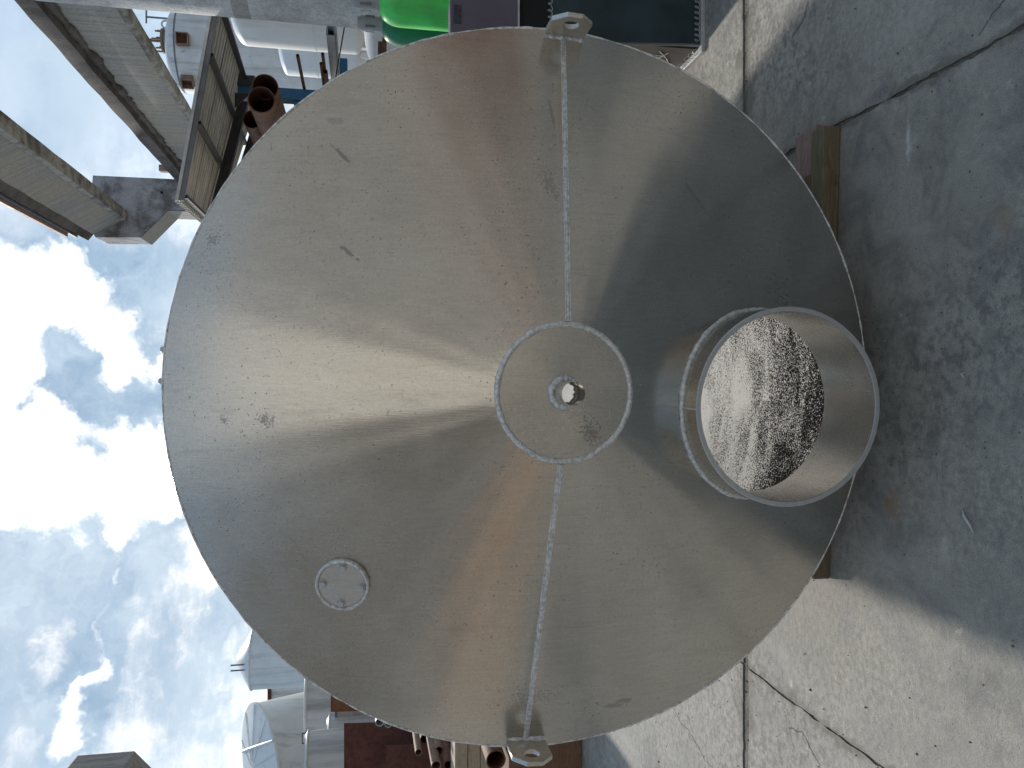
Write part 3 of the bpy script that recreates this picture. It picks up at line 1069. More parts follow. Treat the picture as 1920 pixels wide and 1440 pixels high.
pb = thing('grey_box', 'purple-grey sheet metal box standing on top of the dark steel bin', 'box', (2.6, 4.7, 1.075))
b = MB(); b.prism([(bx - 0.01, by + 0.01, 1.075), (3.0, by + 0.01, 1.075), (3.0, by + 0.01, 1.30), (2.04, by + 0.01, 1.447), (bx - 0.01, by + 0.01, 1.445)], (0, 0.10, 0)); pbb = b.build('body', M_PURP, pb, bevel=0.003)
b = MB(); b.box((1.93, by + 0.0075, 1.385), (2.03, by + 0.0105, 1.428)); b.build('dark_print', M_PURPD, pb)
b = MB(); b.box((bx - 0.012, by + 0.004, 1.069), (3.0, by + 0.012, 1.078)); b.build('edge_strip', M_PSTEEL, pb)

# gas cylinders behind it
def gas(name, label, x, y, r, zs, body):
    t_ = thing(name, label, 'gas cylinder', (x, y, 0), 'gas cylinders behind the steel bin')
    m = MB(); m.lathe([(r * .9, 0), (r, 0.02), (r, zs)] + [(r * (0.42 + 0.58 * math.cos(a)), zs + r * 0.95 * math.sin(a)) for a in (PI / 2 * i / 7 for i in range(1, 7))] + [(r * .42, zs + r * .97)], (x, y, 0), 40)
    m.build('body', body, t_)
    m = MB(); m.lathe([(r * .40, zs + r * .80), (r * .40, zs + r * 1.1), (r * .36, zs + r * 1.1), (r * .38, zs + r * 2.0), (r * .28, zs + r * 2.25), (0, zs + r * 2.27)], (x, y, 0), 32)
    c_ = m.build('valve_cap', M_CAP, t_)
    for i in range(4):
        a = PI / 4 + i * PI / 2
        m = MB()
        m.box((x + r * .35 * math.cos(a) - .009, y + r * .35 * math.sin(a) - .009, zs + r * 1.35), (x + r * .35 * math.cos(a) + .009, y + r * .35 * math.sin(a) + .009, zs + r * 1.85))
        m.build('cap_slot', M_GSTEEL, c_)
    return t_


gas('gas_cylinder', 'bright green gas cylinder with grey cap behind the purple-grey box', 2.545, 5.30, 0.145, 1.655, M_GREEN)
gas('gas_cylinder', 'dark green gas cylinder half hidden behind the bright green one', 2.56, 5.66, 0.135, 1.64, M_DGREEN)

# ================================================================== CONCRETE POST
pp = thing('concrete_post', 'tall round mottled concrete post rising behind the gas cylinders', 'post', (3.33, 6.6, 0))
m = MB(); m.lathe([(0.40, 0), (0.39, 1.0), (0.37, 7.5), (0, 7.5)], (3.36, 6.6, 0), 40); m.build('shaft', M_POLE, pp)
m = MB(); m.lathe([(0.383, 2.80), (0.386, 2.80), (0.386, 2.93), (0.383, 2.93)], (3.36, 6.6, 0), 40); m.build('band', M_COLP, pp)

# ================================================================== CANTILEVER RACK WITH A CANOPY
rk = thing('storage_rack', 'blue cantilever storage rack under the corrugated canopy', 'rack', (2.84, 8.0, 0))
m = MB(); m.box((2.785, 7.94, 0), (2.895, 8.08, 3.10)); m.build('post', M_BLUE, rk, bevel=0.006)
for (z, x0, x1) in ((2.50, 2.05, 2.785), (2.06, 2.895, 3.24), (1.80, 2.895, 3.12), (2.0, 2.2, 2.785)):
    m = MB(); m.box((x0, 7.965, z), (x1, 8.055, z + 0.075)); m.build('arm', M_BLUE, rk, bevel=0.005)
m = MB(); m.box((2.785, 10.94, 0), (2.895, 11.08, 3.10)); m.build('post', M_BLUE, rk, bevel=0.006)
for (z, x0, x1) in ((2.50, 2.05, 2.785), (2.06, 2.895, 3.6), (1.80, 2.895, 3.6)):
    m = MB(); m.box((x0, 10.965, z), (x1, 11.055, z + 0.075)); m.build('arm', M_BLUE, rk, bevel=0.005)
m = MB(); m.prism([(2.80, 7.90, 3.12), (2.66, 7.90, 3.12), (2.80, 7.90, 2.98)], (0, 0.02, 0)); m.build('gusset', M_DSTEEL, rk)
m = MB(); m.prism([(2.88, 7.90, 3.10), (3.00, 7.90, 3.08), (2.88, 7.90, 2.97)], (0, 0.02, 0)); m.build('gusset', M_DSTEEL, rk)


def roofpt(s, Y, dz=0.0):
    """s 0..1 along the slope from the left end to the right end of the canopy"""
    xl = 1.549 + (Y - 7) * 0.105
    xr = 3.30 + (Y - 7) * 0.03
    x = xl + (xr - xl) * s
    z = 3.396 + (3.10 - 3.396) * s + (Y - 7) * (0.085 - 0.05 * s)
    return Vector((x, Y, z + dz))


rf = thing('canopy_roof', 'corrugated sheet canopy on dark steel frame over the blue rack', 'canopy', (2.4, 8.5, 2.9))
for i in range(4):
    y0, y1 = 7.0 + i * 0.80, 7.0 + (i + 1) * 0.80
    vs, fs = [], []
    ncor = 6
    prof = []
    for k in range(ncor):
        for (f_, h_) in ((0, 0), (0.40, 0), (0.55, 0.042), (0.85, 0.042)):
            prof.append((y0 + (y1 - y0) * (k + f_) / ncor, h_))
    prof.append((y1 + 0.03, 0.0))
    for (y, h) in prof:
        for s in (-0.005, 0.5, 1.005):
            vs.append(roofpt(s, y, 0.03 + h + 0.003 * i))
    for k in range(len(prof) - 1):
        for s in range(2):
            fs.append((k * 3 + s, k * 3 + s + 1, k * 3 + s + 4, k * 3 + s + 3))
    m = MB(); m.add(vs, fs)
    o = m.build('roof_sheet', M_ROOF, rf, smooth=False)
    so = o.modifiers.new('thickness', 'SOLIDIFY'); so.thickness = 0.004


def bar(p, q, w, h, mtl, name, parent):
    p, q = Vector(p), Vector(q)
    d = (q - p).normalized()
    sx = d.cross(Vector((0, 0, 1))).normalized() * (w / 2)
    up = Vector((0, 0, 1)) * h
    a = [p - sx, p + sx, p + sx + up, p - sx + up]
    m = MB()
    m.add(a + [x + (q - p) for x in a], [(0, 1, 2, 3), (7, 6, 5, 4), (1, 0, 4, 5), (2, 1, 5, 6), (3, 2, 6, 7), (0, 3, 7, 4)])
    return m.build(name, mtl, parent)


for s in (0.022, 0.385, 0.72, 0.985):
    bar(roofpt(s, 7.06, -0.022), roofpt(s, 10.15, -0.022), 0.03, 0.05, M_DSTEEL, 'rafter', rf)
bar(roofpt(-0.005, 6.985, -0.012), roofpt(1.005, 6.985, -0.012), 0.02, 0.042, M_GSTEEL, 'fascia', rf)
bar(roofpt(-0.006, 6.972, 0.03), roofpt(1.006, 6.972, 0.03), 0.012, 0.026, M_PSTEEL, 'gutter_edge', rf)
bar(roofpt(0.0, 8.95, -0.10), roofpt(1.0, 8.95, -0.10), 0.08, 0.10, M_DSTEEL, 'main_beam', rf)
bar(roofpt(0.0, 11.0 - .9, -0.14), roofpt(1.0, 11.0 - .9, -0.14), 0.10, 0.115, M_DSTEEL, 'main_beam', rf)


def pipe(name, label, p, L, ro, ri, mtl, group, cat='pipe'):
    p = Vector(p)
    m = MB(); m.hollow(p, p + Vector((0, L, 0)), ro, ri, 32); m.lathe([(ri * 1.02, 0.0), (0.0, 0.0)], p + Vector((0, L * 0.9, 0)), 32, Matrix.Rotation(-PI / 2, 3, 'X'))  # added plug deep in the bore keeps sunlight from the far end out
    o = m.build(name, mtl)
    me = o.data
    for v in me.vertices: v.co -= p
    o.location = p
    tag(o, label, cat, group)
    return o


GP = 'rusty pipes stored on the rack'
a1 = P(490, 187, 6.5); a2 = P(497, 163, 6.7); a3 = P(473, 224, 7.6)
pipe('steel_pipe', 'wide rusty pipe on the rack, nearest and lowest of the three', a1, 5.2, 0.106, 0.098, M_RUST, GP)
pipe('steel_pipe', 'wide rusty pipe on the rack just right of the nearest one', a2, 5.0, 0.106, 0.098, M_RUST, GP)
pipe('steel_pipe', 'rusty pipe tucked in above and left of the two wide ones', a3, 4.2, 0.085, 0.078, M_RUST, GP)
for (x, y, Y, r, lab) in ((558, 104, 7.2, .015, 'thin rusty pipe standing clear on the right of the blue post'), (605, 101, 7.3, .015, 'thin rusty pipe next to the grey steel channels'),
                          (602, 119, 7.4, .015, 'thin rusty pipe ending just left of its twin by the grey channels'), (610, 134, 7.5, .022, 'short dark rusty pipe lowest beside the grey channels')):
    pipe('thin_pipe', lab, P(x, y, Y), 4.0, r, r * .8, M_RUST, 'thin rusty pipes on the rack')


def channel(label, p, L, w, h, t_):
    p = Vector(p)
    m = MB()
    m.prism([p, p + Vector((w, 0, 0)), p + Vector((w, 0, t_)), p + Vector((t_, 0, t_)), p + Vector((t_, 0, h - t_)), p + Vector((w, 0, h - t_)), p + Vector((w, 0, h)), p + Vector((0, 0, h))], (0, L, 0))
    o = m.build('steel_channel', M_CHAN, smooth=False)
    tag(o, label, 'steel channel', 'grey steel channels on the rack')


channel('long grey steel channel reaching highest out of the rack', P(630, 36, 6.9) + Vector((-.02, 0, 0)), 4, 0.05, 0.03, 0.006)
channel('grey steel channel with open dark groove beside the longest one', P(624, 46, 7.0), 4, 0.10, 0.05, 0.006)
channel('wide grey steel channel stopping short of the other two', P(627, 67, 7.1), 4, 0.07, 0.07, 0.006)
m = MB(); m.tube([P(648, 38, 7.3), P(640, 84, 7.35), P(631, 135, 7.4), P(628, 165, 7.5)], 0.006, 8)
tag(m.build('thin_rod', M_DSTEEL), 'thin dark rod leaning out of the rack beside the grey channels', 'rod')
pr = thing('rusty_plates', 'stack of stepped rusty flat plates on the lower rack arm', 'plates', P(716, 85, 7.4))
for (x0, x1, y0, y1) in ((709, 717, 77, 104), (717, 725, 69, 104)):
    c = P(x1, y1, 7.4); d = P(x0, y0, 7.4)
    m = MB(); m.box((c.x, 7.4, c.z), (d.x, 8.6, d.z)); m.build('plate', M_RUST, pr)

# ================================================================== CRANE BEAMS AND COLUMNS
def rough_extrude(sec, Y0, Y1, n, line, amp, seed, sub=1):
    """sec: list of (dx, dz) closed section; line(Y)->(x, z) reference"""
    m = MB()
    k = len(sec)
    rings = []
    for i in range(n + 1):
        Y = Y0 + (Y1 - Y0) * i / n
        x, z = line(Y)
        r = []
        for j, (dx, dz_) in enumerate(sec):
            q = Vector((dx * 3 + seed, Y * 1.9, dz_ * 3 + j))
            r.append(Vector((x + dx + amp * noise.noise(q), Y, z + dz_ + amp * noise.noise(q + Vector((7, 3, 1))))))
        rings.append(r)
    bridge(m, [list(r) for r in rings])
    m.f.append(list(range(k))); m.mi.append(0)
    m.f.append([n * k + j for j in range(k)][::-1]); m.mi.append(0)
    return m


lineA = lambda Y: (3.207 + (Y - 13) * 0.018, 4.70 + (Y - 13) * 0.022)
bA = thing('crane_beam', 'lower weathered concrete beam with dark streaks running in from the right', 'beam', (3.2, 5.0, 4.0))
hA = 0.665
rough_extrude([(0, -hA), (0, -0.16), (0.10, -0.16), (0.10, -hA)], 5.4, 12.98, 60, lineA, 0.004, 1).build('web', M_BEAM, bA, smooth=False)
rough_extrude([(-0.10, -0.135), (-0.10, 0.02), (0.30, 0.02), (0.30, -0.155)], 5.4, 12.98, 110, lineA, 0.012, 5).build('top_slab', M_BEAMD, bA, smooth=False)
rough_extrude([(0.004, -hA - 0.055), (-0.012, -hA - 0.005), (0.112, -hA - 0.005), (0.115, -hA - 0.055)], 5.4, 12.98, 100, lineA, 0.008, 9).build('bottom_lip', M_LIP, bA, smooth=False)
lm = MB()
pts, rs = [], []
for i in range(340):
    Y = 5.45 + 7.5 * i / 339
    x, z = lineA(Y)
    pts.append((x - 0.014 + 0.012 * noise.noise(Vector((Y * 2.2, 1, 0))), Y, z - 0.165 + 0.022 * noise.noise(Vector((Y * 2.9, 4, 0)))))
    k = max(0.2, 0.75 + 0.9 * noise.noise(Vector((Y * 3.4, 8, 0))) + 0.5 * noise.noise(Vector((Y * 11, 2, 0))))
    rs.append((0.034 * k, 0.055 * k))
lm.tube(pts, rs, 8)
lm.build('mortar_bead', M_BEAMD, bA)

bB = thing('crane_beam', 'upper concrete beam with thin steel strips along it running to the column corbel', 'beam', (2.4, 5.0, 5.5))
lineB = lambda Y: (2.22, 6.10 + (Y - 13) * 0.02)
sx, sz = 0.30, -0.55
rough_extrude([(0.02, -0.05), (sx, sz), (sx + 0.14, sz + 0.03), (0.16, -0.02)], 5.4, 12.98, 60, lineB, 0.004, 3).build('web', M_BEAM2, bB, smooth=False)
rough_extrude([(sx - 0.012, sz - 0.07), (sx - 0.025, sz + 0.0), (sx + 0.15, sz + 0.02), (sx + 0.16, sz - 0.06)], 5.4, 12.98, 100, lineB, 0.009, 4).build('bottom_lip', M_LIP, bB, smooth=False)
rough_extrude([(-0.02, -0.045), (0.10, -0.13), (0.085, -0.15), (-0.03, -0.06)], 5.4, 12.98, 80, lineB, 0.008, 6).build('dark_ledge', M_BEAMD, bB, smooth=False)
rough_extrude([(-0.055, -0.03), (-0.055, 0.0), (0.2, 0.0), (0.2, -0.03)], 5.4, 12.6, 30, lineB, 0.002, 7).build('steel_strip', M_GSTEEL, bB, smooth=False)
rough_extrude([(-0.10, 0.008), (-0.10, 0.055), (0.2, 0.055), (0.2, 0.008)], 5.4, 12.3, 30, lineB, 0.002, 8).build('steel_strip', M_PINK, bB, smooth=False)


def column(label, outline, Y, t_, name='concrete_column', shaft_mat=M_COLUMN):
    xs = [p[0] for p in outline]
    o = thing(name, label, 'column', (sum(xs) / len(xs), Y + t_ / 2, 0), 'columns carrying the crane beams')
    m = MB()
    m.prism([(x, Y, z) for x, z in outline], (0, t_, 0))
    m.build('shaft', shaft_mat, o, bevel=0.012)
    return o


cA = column('grey lichened concrete column with corbel where the two beams meet',
            [(2.72, 0), (3.20, 0), (3.20, 5.985), (2.42, 6.03), (2.25, 5.95), (2.27, 5.29), (2.705, 4.90)], 13.0, 0.62)
ed = MB()  # pale skin paints in the light on the corbel's side and underside
for (a, b2) in (((2.262, 5.29), (2.70, 4.893)), ((2.70, 4.893), (2.712, 3.2))):
    d = Vector((b2[0] - a[0], 0, b2[1] - a[1])); nn = Vector((d.z, 0, -d.x)).normalized() * -0.004
    p, q = Vector((a[0], 12.99, a[1])), Vector((b2[0], 12.99, b2[1]))
    ed.add([p, q, q + Vector((0, .63, 0)), p + Vector((0, .63, 0)), p - nn, q - nn, q - nn + Vector((0, .63, 0)), p - nn + Vector((0, .63, 0))],
           [(0, 1, 2, 3), (7, 6, 5, 4), (0, 4, 5, 1), (1, 5, 6, 2), (2, 6, 7, 3), (3, 7, 4, 0)])
ed.build('lit_face_skin', M_COLP, cA, smooth=False)
m = MB()
m.tube([(2.98, 12.985, 4.99), (2.98, 12.999, 4.99)], 0.02, 12)
m.build('bolt_hole', M_BLACK, cA)  # black disc painted in for the dark inside of a hole
L0 = P(248, 1408, 13)
column('near concrete column just outside the frame holding the ends of both beams',
       [(2.90, 0), (3.36, 0), (3.36, 5.80), (2.42, 5.86), (2.25, 5.80), (2.27, 5.15), (2.90, 4.75)], 5.33, 0.40)
cL = column('brownish concrete column with corbel at the left edge',
            [(-7.2, 0), (-6.75, 0), (-6.75, 4.85), (L0.x - 0.27, 5.55), (L0.x - 0.27, 6.40), (-6.05, 6.5), (-7.2, 6.5)], 13.0, 0.62, shaft_mat=M_COLL)
m = MB(); m.box((-7.4, 12.9, 6.5), (-6.08, 13.4, 6.62)); m.build('cap_block', M_BEAMD, cL, bevel=0.01)
st_ = MB(); c = P(305, 315, 13.2)
st_.box((c.x - .045, 13.2, 4.55), (c.x + .055, 13.32, c.z + 0.06))
tag(st_.build('stub_post', M_PINK, bevel=0.006), 'little brown stub post sticking up beyond the lower concrete beam', 'post')

# ================================================================== TANKS FAR RIGHT
def vtank(name, label, x, y, r, z0, z1, hd, mtl, group=None, bottom=0.0, cat='tank', legs=False, seg=48):
    o = thing(name, label, cat, (x, y, 0), group)
    m = MB()
    pr_ = []
    if bottom:
        pr_ += [(rr, zz) for rr, zz in dome(r, bottom, z0, False, 8)][::-1]
    else:
        pr_ += [(r, z0)]
    pr_ += dome(r, hd, z1, True, 10) if hd else [(r, z1), (0, z1)]
    m.lathe(pr_, (x, y, 0), seg)
    m.build('shell', mtl, o)
    if legs:
        for k in range(4):
            a = PI / 4 + k * PI / 2
            l = MB(); px, py = x + r * .8 * math.cos(a), y + r * .8 * math.sin(a)
            l.box((px - .06, py - .06, 0), (px + .06, py + .06, z0 + .1)); l.build('leg', M_WHITE, o)
    return o


sx_, sy_ = 10.2, 25.5
silo = vtank('steel_silo', 'tall faded silo with rusty bracket boxes under its rounded top', sx_, sy_, 1.20, 0.0, 7.42, 0.36, M_SILO, cat='silo')
m = MB(); m.lathe([(1.203, 7.33), (1.212, 7.33), (1.212, 7.37), (1.203, 7.37)], (sx_, sy_, 0), 48); m.build('weld_band', M_GSTEEL, silo)
for a in (R_(-152), R_(-97), R_(-42)):
    d = Vector((math.cos(a), math.sin(a), 0)); e = Vector((-d.y, d.x, 0))
    c = Vector((sx_, sy_, 6.92)) + d * 1.19
    m = MB()
    w, dp, hh, t_ = 0.17, 0.22, 0.34, 0.025
    for (x0, x1, z0, z1) in ((-w, w, 0, t_), (-w, w, hh - t_, hh), (-w, -w + t_, t_, hh - t_), (w - t_, w, t_, hh - t_)):
        q = [c + e * x0 + Vector((0, 0, z0)), c + e * x1 + Vector((0, 0, z0)), c + e * x1 + Vector((0, 0, z1)), c + e * x0 + Vector((0, 0, z1))]
        m.prism(q, d * dp)
    bk = m.build('bracket_box', M_RUSTP, silo, smooth=False)
    m = MB(); q = [c + e * x0 + Vector((0, 0, z0)) + d * 0.03 for x0, z0 in ((-w + t_, t_), (w - t_, t_), (w - t_, hh - t_), (-w + t_, hh - t_))]
    m.prism(q, d * 0.01); m.build('box_back', M_RUST, bk)
for (px, dxx) in ((75, 0.0),):
    m = MB()
    m.lathe([(0.32, 7.68), (0.32, 7.80), (0.36, 7.80), (0.36, 7.86), (0.0, 7.86)], (sx_ + 0.15, sy_ - .3, 0), 20)
    for k in range(7):
        a = 2 * PI * k / 7
        m.tube([(sx_ + .15 + .3 * math.cos(a), sy_ - .3 + .3 * math.sin(a), 7.86), (sx_ + .15 + .3 * math.cos(a), sy_ - .3 + .3 * math.sin(a), 8.02 + .08 * (k % 2))], 0.028, 6)
    m.tube([(sx_ + .15, sy_ - .3, 7.86), (sx_ + .15, sy_ - .3, 8.22)], 0.05, 8)
    m.build('top_flange', M_RUSTP, silo)
m = MB(); m.tube([(sx_ + 0.88, sy_ - .2, 7.5), (sx_ + 0.88, sy_ - .2, 8.35)], 0.03, 8); m.tube([(sx_ + 0.68, sy_ - .2, 8.35), (sx_ + 1.08, sy_ - .2, 8.35)], 0.025, 8); m.build('vent_pipe', M_GSTEEL, silo)
for (dx, z) in ((0.66, 7.78), (-0.92, 7.52)):
    m = MB(); m.tube([(sx_ + dx + .11 * math.cos(t), sy_ - .3, z + .11 * math.sin(t)) for t in (2 * PI * i / 20 for i in range(20))], 0.028, 8, closed=True); m.build('lifting_eye', M_PSTEEL, silo)
m = MB(); m.tube([(sx_ - 1.16, sy_ - .35, 6.9), (sx_ - 1.12, sy_ - .35, 7.55)], 0.02, 8); m.build('rusty_rod', M_RUSTP, silo)

GV = 'white vessels behind the rack'
c = P(520, 110, 18)
v2 = vtank('white_vessel', 'pale bluish white vessel with rounded top in front of the faded silo', c.x + 0.80, 18.8, 0.80, 2.1, c.z - 0.15, 0.22, M_WHITEB, GV, 0.25, legs=True)
m = MB(); m.lathe([(0.803, 2.95), (0.808, 2.95), (0.808, 3.0), (0.803, 3.0)], (c.x + .80, 18.8, 0), 48); m.build('weld_band', M_WHITE, v2)
c = P(560, 62, 14)
v3 = vtank('white_vessel', 'bright white vessel half hidden by the mottled concrete post', c.x + 0.62, 14.6, 0.62, 2.05, 3.95, 0.28, M_WHITE, GV, 0.2, legs=True)
m = MB(); m.lathe([(0.623, 2.75), (0.627, 2.75), (0.627, 2.79), (0.623, 2.79)], (c.x + .62, 14.6, 0), 48); m.build('weld_band', M_WHITEB, v3)
c = P(700, 60, 9); c0 = P(735, 98, 9)
v4 = vtank('dished_tank', 'glossy cream-white tank with domed top below the two white vessels', c0.x + 0.52, 9.5, 0.52, 0.0, 1.70, 0.20, M_WHITE, None)
m = MB(); m.lathe([(0.503, 1.28), (0.507, 1.28), (0.507, 1.31), (0.503, 1.31)], (c0.x + .5, 9.5, 0), 48); m.build('weld_band', M_WHITEB, v4)

# ================================================================== TANKS AND STEEL ON THE LEFT
GT = 'silver tanks on the left'
c = P(465, 1256, 30)
t1 = thing('silver_tank', 'tall silver tank with shallow cone roof, farthest on the left', 'tank', (c.x, 31.1, 0), GT)
m = MB(); m.lathe([(1.09, 0), (1.09, 6.05)], (c.x, 31.1, 0), 48); m.build('shell', M_WHITEB, t1)
m = MB(); m.lathe([(1.12, 6.02), (1.12, 6.07), (0.15, 6.62), (0.0, 6.64)], (c.x, 31.1, 0), 48); m.build('cone_roof', M_WHITE, t1)
for dx in (-.1, .1):
    m = MB(); m.tube([(c.x + dx, 30.3, 6.1), (c.x + dx, 30.3, 6.36 if dx < -.5 else 6.72)], 0.03, 8)
    m.build('roof_fitting', M_GSTEEL, t1)
m = MB(); m.box((c.x - 0.02, 30.0, 4.0), (c.x + .02, 30.02, 6.0)); m.build('sheet_seam', M_SILV2, t1)
# tilted tank
tl = thing('silver_tank', 'silver tank tilted forward so that its conical lid shows', 'tank', (-10.3, 21.5, 0), GT)
c = P(488, 1436, 22)
TM = Matrix.Rotation(R_(24), 3, 'X')
m = MB(); m.lathe([(1.60, -4.4), (1.60, 0.0)], c, 56, TM); m.build('shell', M_SILV, tl)
m = MB(); m.lathe([(1.63, -0.03), (1.63, 0.03), (0.15, 0.20), (0.0, 0.20)], c, 56, TM); lid = m.build('cone_lid', M_WHITE, tl)
m = MB()
for k in range(10):
    a = 2 * PI * k / 10 + .25
    m.tube([c + TM @ Vector((1.60 * math.cos(a), 1.60 * math.sin(a), .045)), c + TM @ Vector((.18 * math.cos(a), .18 * math.sin(a), .21))], 0.009, 6)
m.build('lid_ribs', M_WHITEB, lid)
m = MB(); m.tube([c + TM @ Vector((1.15, -1.22, .04)), c + TM @ Vector((.45, .2, .20)), c + TM @ Vector((-.15, 1.45, .06))], 0.04, 8); m.build('lid_bar', M_WHITE, tl)
for k in range(2):
    m = MB(); m.tube([(c.x - 1.0 + 2.0 * k, 21.0, 0), (c.x - 1.0 + 2.0 * k, 21.4, 2.2)], 0.09, 8); m.build('prop', M_GSTEEL, tl)

c = P(498, 1330, 36)
t4 = vtank('silver_tank', 'wide dull silver tank far behind, between the cone roofed one and the tilted one', c.x, 38, 1.5, 0.0, c.z - .05, 0.0, M_SILV2, GT)
m = MB(); m.box((c.x + .1, 36.4, c.z - .2), (c.x + .75, 36.44, c.z - .03)); m.build('red_edge', M_RUSTR, t4)

c = P(572, 1340, 15)
t3 = thing('silver_tank', 'dull silver open tank shell with a pale rolled rim and square tag frame', 'tank', (c.x, 15.7, 0), GT)
r3 = 0.78
m = MB(); m.hollow((c.x, 15.8, 0), (c.x, 15.8, c.z), r3, r3 - .01, 56); m.build('shell', M_SILV2, t3)
m = MB(); m.tube([(c.x + r3 * math.cos(t), 15.8 + r3 * math.sin(t), c.z) for t in (2 * PI * i / 64 for i in range(64))], 0.03, 8, closed=True); m.build('rolled_rim', M_WHITE, t3)
m = MB(); q = P(574, 1386, 15.0)
for (x0, x1, z0, z1) in ((-.1, .1, -.1, -.085), (-.1, .1, .085, .1), (-.1, -.085, -.085, .085), (.085, .1, -.085, .085)):
    m.box((q.x + x0, 15.03, q.z + z0 - .02), (q.x + x1, 15.06, q.z + z1 - .02))
m.build('tag_frame', M_BROWN, t3)
for i, (x, y, Y, r, lab) in enumerate(((575, 1415, 13.5, .55, 'small silver drum left of the dull silver shell'), (568, 1432, 12.6, .42, 'small silver drum nearest the left edge with pale rim'))):
    c = P(x, y, Y)
    o = thing('silver_drum', lab, 'drum', (c.x - r * .3, Y + r, 0), 'small silver drums')
    m = MB(); m.lathe([(r, 0), (r, c.z - .05 - .3 * (1 - i)), (r * .9, c.z - .3 * (1 - i)), (0, c.z - .3 * (1 - i))], (c.x - r * .3, Y + r, 0), 40); m.build('shell', M_SILV2, o)
    m = MB(); m.tube([(c.x - r * .3 + r * math.cos(t), Y + r + r * math.sin(t), c.z - .05 - .3 * (1 - i)) for t in (2 * PI * k / 40 for k in range(40))], 0.02, 8, closed=True); m.build('rim', M_WHITE, o)

# pinkish wall behind the plates
p0, p1 = P(632, 1300, 14), P(632, 1440, 14)
w_ = thing('low_wall', 'low pinkish stained concrete wall behind the rusty plates', 'wall', (p0.x - 1, 14.1, 0))
m = MB(); m.box((p1.x - 1.5, 14.0, 0), (p0.x + .5, 14.2, p0.z)); m.build('wall_panel', M_WALL, w_, bevel=0.01)
m = MB(); m.box((p1.x - 1.5, 13.99, p0.z), (p0.x + .5, 14.21, p0.z + .04)); m.build('coping', M_GSTEEL, w_)

GR = 'rusty steel plates leaning on the left'


def leaner(label, x0, x1, yl, yr, Y, mtl, lean=0.25, name='rusty_plate'):
    """upright steel sheet between picture columns; stands on the ground"""
    a = P(x0, yr, Y); b_ = P(x0, yl, Y)
    m = MB()
    zt = a.z
    m.prism([(b_.x, Y - lean, 0), (a.x, Y - lean, 0), (a.x, Y, zt), (b_.x, Y, zt)], (0, 0.02, 0))
    o = m.build(name, mtl, smooth=False)
    tag(o, label, 'steel plate', GR)
    return o


leaner('small orange-brown steel plate highest against the silver shell', 620, 700, 1335, 1262, 12.6, M_RUSTO)
leaner('large dark red rusty plate with a pale worn patch', 645, 800, 1500, 1357, 11.4, M_RUSTR)
leaner('lower dark red rusty plate in front of the large one', 724, 830, 1520, 1399, 10.6, M_RUSTR, 0.15)

GQ = 'rusty pipe ends stacked on the left'
for (x, y, Y, r, mt, lab) in ((785, 1411, 9.0, .040, M_RUSTP, 'sunlit rusty pipe with its end farthest up the left stack'),
                              (797, 1386, 9.5, .060, M_RUST, 'dark open pipe end close against the tank rim on the left'),
                              (823, 1408, 9.0, .052, M_RUSTP, 'sunlit rusty pipe in the middle of the left stack'),
                              (818, 1436, 8.7, .055, M_RUSTP, 'rusty pipe at the left edge of the stack, upper of two'),
                              (841, 1435, 8.7, .056, M_RUST, 'rusty pipe at the left edge of the stack, lower of two'),
                              (728, 1358, 9.8, .045, M_PSTEEL, 'silver pipe end with thin bright wall, left one of two'),
                              (712, 1354, 9.9, .055, M_PSTEEL, 'silver pipe end with thick dark bore next to the rim')):
    pipe('steel_pipe', lab, P(x, y, Y), 3.2, r, r * .86, mt, GQ)
rk2 = thing('pipe_trestle', 'dark steel trestle carrying the pipes on the left', 'trestle', (-4.3, 10.2, 0))
for x in (-4.6, -3.9):
    m = MB(); m.box((x - .04, 10.2, 0), (x + .04, 10.28, 1.0)); m.build('leg', M_DSTEEL, rk2)
m = MB(); m.box((-4.7, 10.19, 0.86), (-3.7, 10.29, 0.93)); m.build('cross_bar', M_DSTEEL, rk2)

# sun-bleached boarded crate below the pipes
cr = thing('board_stack', 'sun-bleached boards stacked on edge below the left lifting lug', 'boards', (-4.6, 8.4, 0))
zt = P(852, 1405, 8.2).z
for k in range(7):
    z0, z1 = zt * k / 7, zt * (k + 1) / 7 - 0.006
    m = MB(); m.box((-5.8, 8.2 + .01 * (k % 3), z0), (-3.66 + .03 * math.sin(k * 2.3), 8.6, z1)); m.build('board', M_WOODL, cr, bevel=0.004)
pipe('steel_pipe', 'dark brown rusty pipe lying right behind the left lifting lug', P(930, 1425, 6.6), 2.4, .085, .075, M_RUST, GQ)
b = MB(); b.box((-3.7, 6.7, 0.0), (-3.0, 7.2, 0.66)); 
tag(b.build('wood_support', M_WOODB, bevel=0.006), 'short brown wooden block carrying the dark pipe by the left lug', 'block')


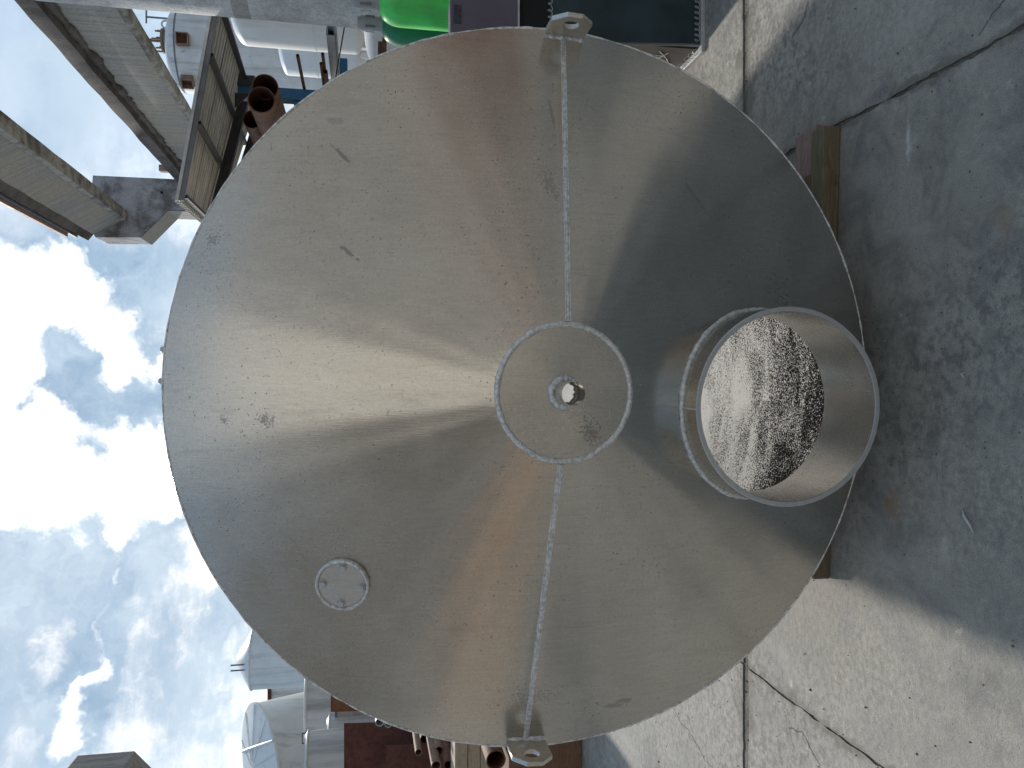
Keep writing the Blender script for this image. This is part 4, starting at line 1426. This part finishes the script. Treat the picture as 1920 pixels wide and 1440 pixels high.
# ================================================================== ADDED HALLS BEHIND THE VIEWER (unseen, shaping the tank's reflections)
M_CLADL = plain('dark_hall_cladding', (0.085, 0.084, 0.08), 0.7, 0, 0.2, 0.8, 0.1)
M_CLADR = plain('grey_hall_cladding', (0.20, 0.202, 0.20), 0.7, 0, 0.15, 0.8, 0.1)
M_DOOR = rust('rusty_hall_door', (0.17, 0.12, 0.09), (0.28, 0.21, 0.16), 1.5)
M_BAND = plain('sand_coloured_plaster', (0.25, 0.205, 0.165), 0.8, 0, 0.2, 1.2, 0.1)
hl = thing('added_hall', 'added dark clad hall, unseen, darkening the reflection in the left half of the tank end', 'building', (-9.5, -10, 0))
m = MB(); m.box((-22, -30, 2.9), (-3.3, -9.0, 12)); m.build('cladding', M_CLADL, hl)
m = MB(); m.box((-22, -30, 0), (-3.3, -8.97, 2.9)); m.build('plinth', M_BAND, hl)
for x in (-5.6, -8.6, -12):
    m = MB(); m.box((x, -8.96, 0), (x + 1.9, -8.90, 2.5)); m.build('door', M_DOOR, hl)
m = MB(); m.box((-16, -8.985, 4.2), (-5.2, -8.93, 5.0)); m.build('window_band', M_GSTEEL, hl)
hr_ = thing('added_hall', 'added grey clad hall, unseen, greying the reflection in the right half of the tank end', 'building', (11, -10, 0))  # added to grey the mirrored right side, in place of cloud
m = MB(); m.box((2.8, -30, 3.6), (22, -9.0, 12.5)); m.build('cladding', M_CLADR, hr_)
m = MB(); m.box((2.8, -30, 0), (22, -8.97, 3.6)); m.build('plinth', M_BAND, hr_)
for x in (4.4, 8.4, 12.5):
    m = MB(); m.box((x, -8.96, 0), (x + 2.2, -8.90, 3.2)); m.build('door', M_GSTEEL, hr_)
m = MB(); m.box((9.5, -5.0, 0.0), (12.5, -2.5, 2.3)); tag(m.build('added_red_skip', M_RUSTO, bevel=0.02), 'added reddish skip, unseen, tinting the reflection near the right lug pink', 'skip')  # added to put a pink streak into the reflection

M_PALE = plain('pale_rendered_facade', (0.60, 0.585, 0.545), 0.85, 0, 0.10, 0.5, 0.1)
pf = thing('added_pale_building', 'added tall pale building, unseen, brightening the wedge mirrored above the hub', 'building', (-0.5, -15, 0))  # added as a sunlit reflector in place of bright cloud
m = MB(); m.box((-6, -24, 0), (5.5, -14.0, 17.5)); m.build('facade', M_PALE, pf)
for z in (3.2, 7.0, 10.8, 14.6):
    for x in (-4.2, -1.6, 1.0, 3.4):
        m = MB(); m.box((x, -14.01, z), (x + .9, -13.97, z + 1.2)); m.build('window', M_GSTEEL, pf)
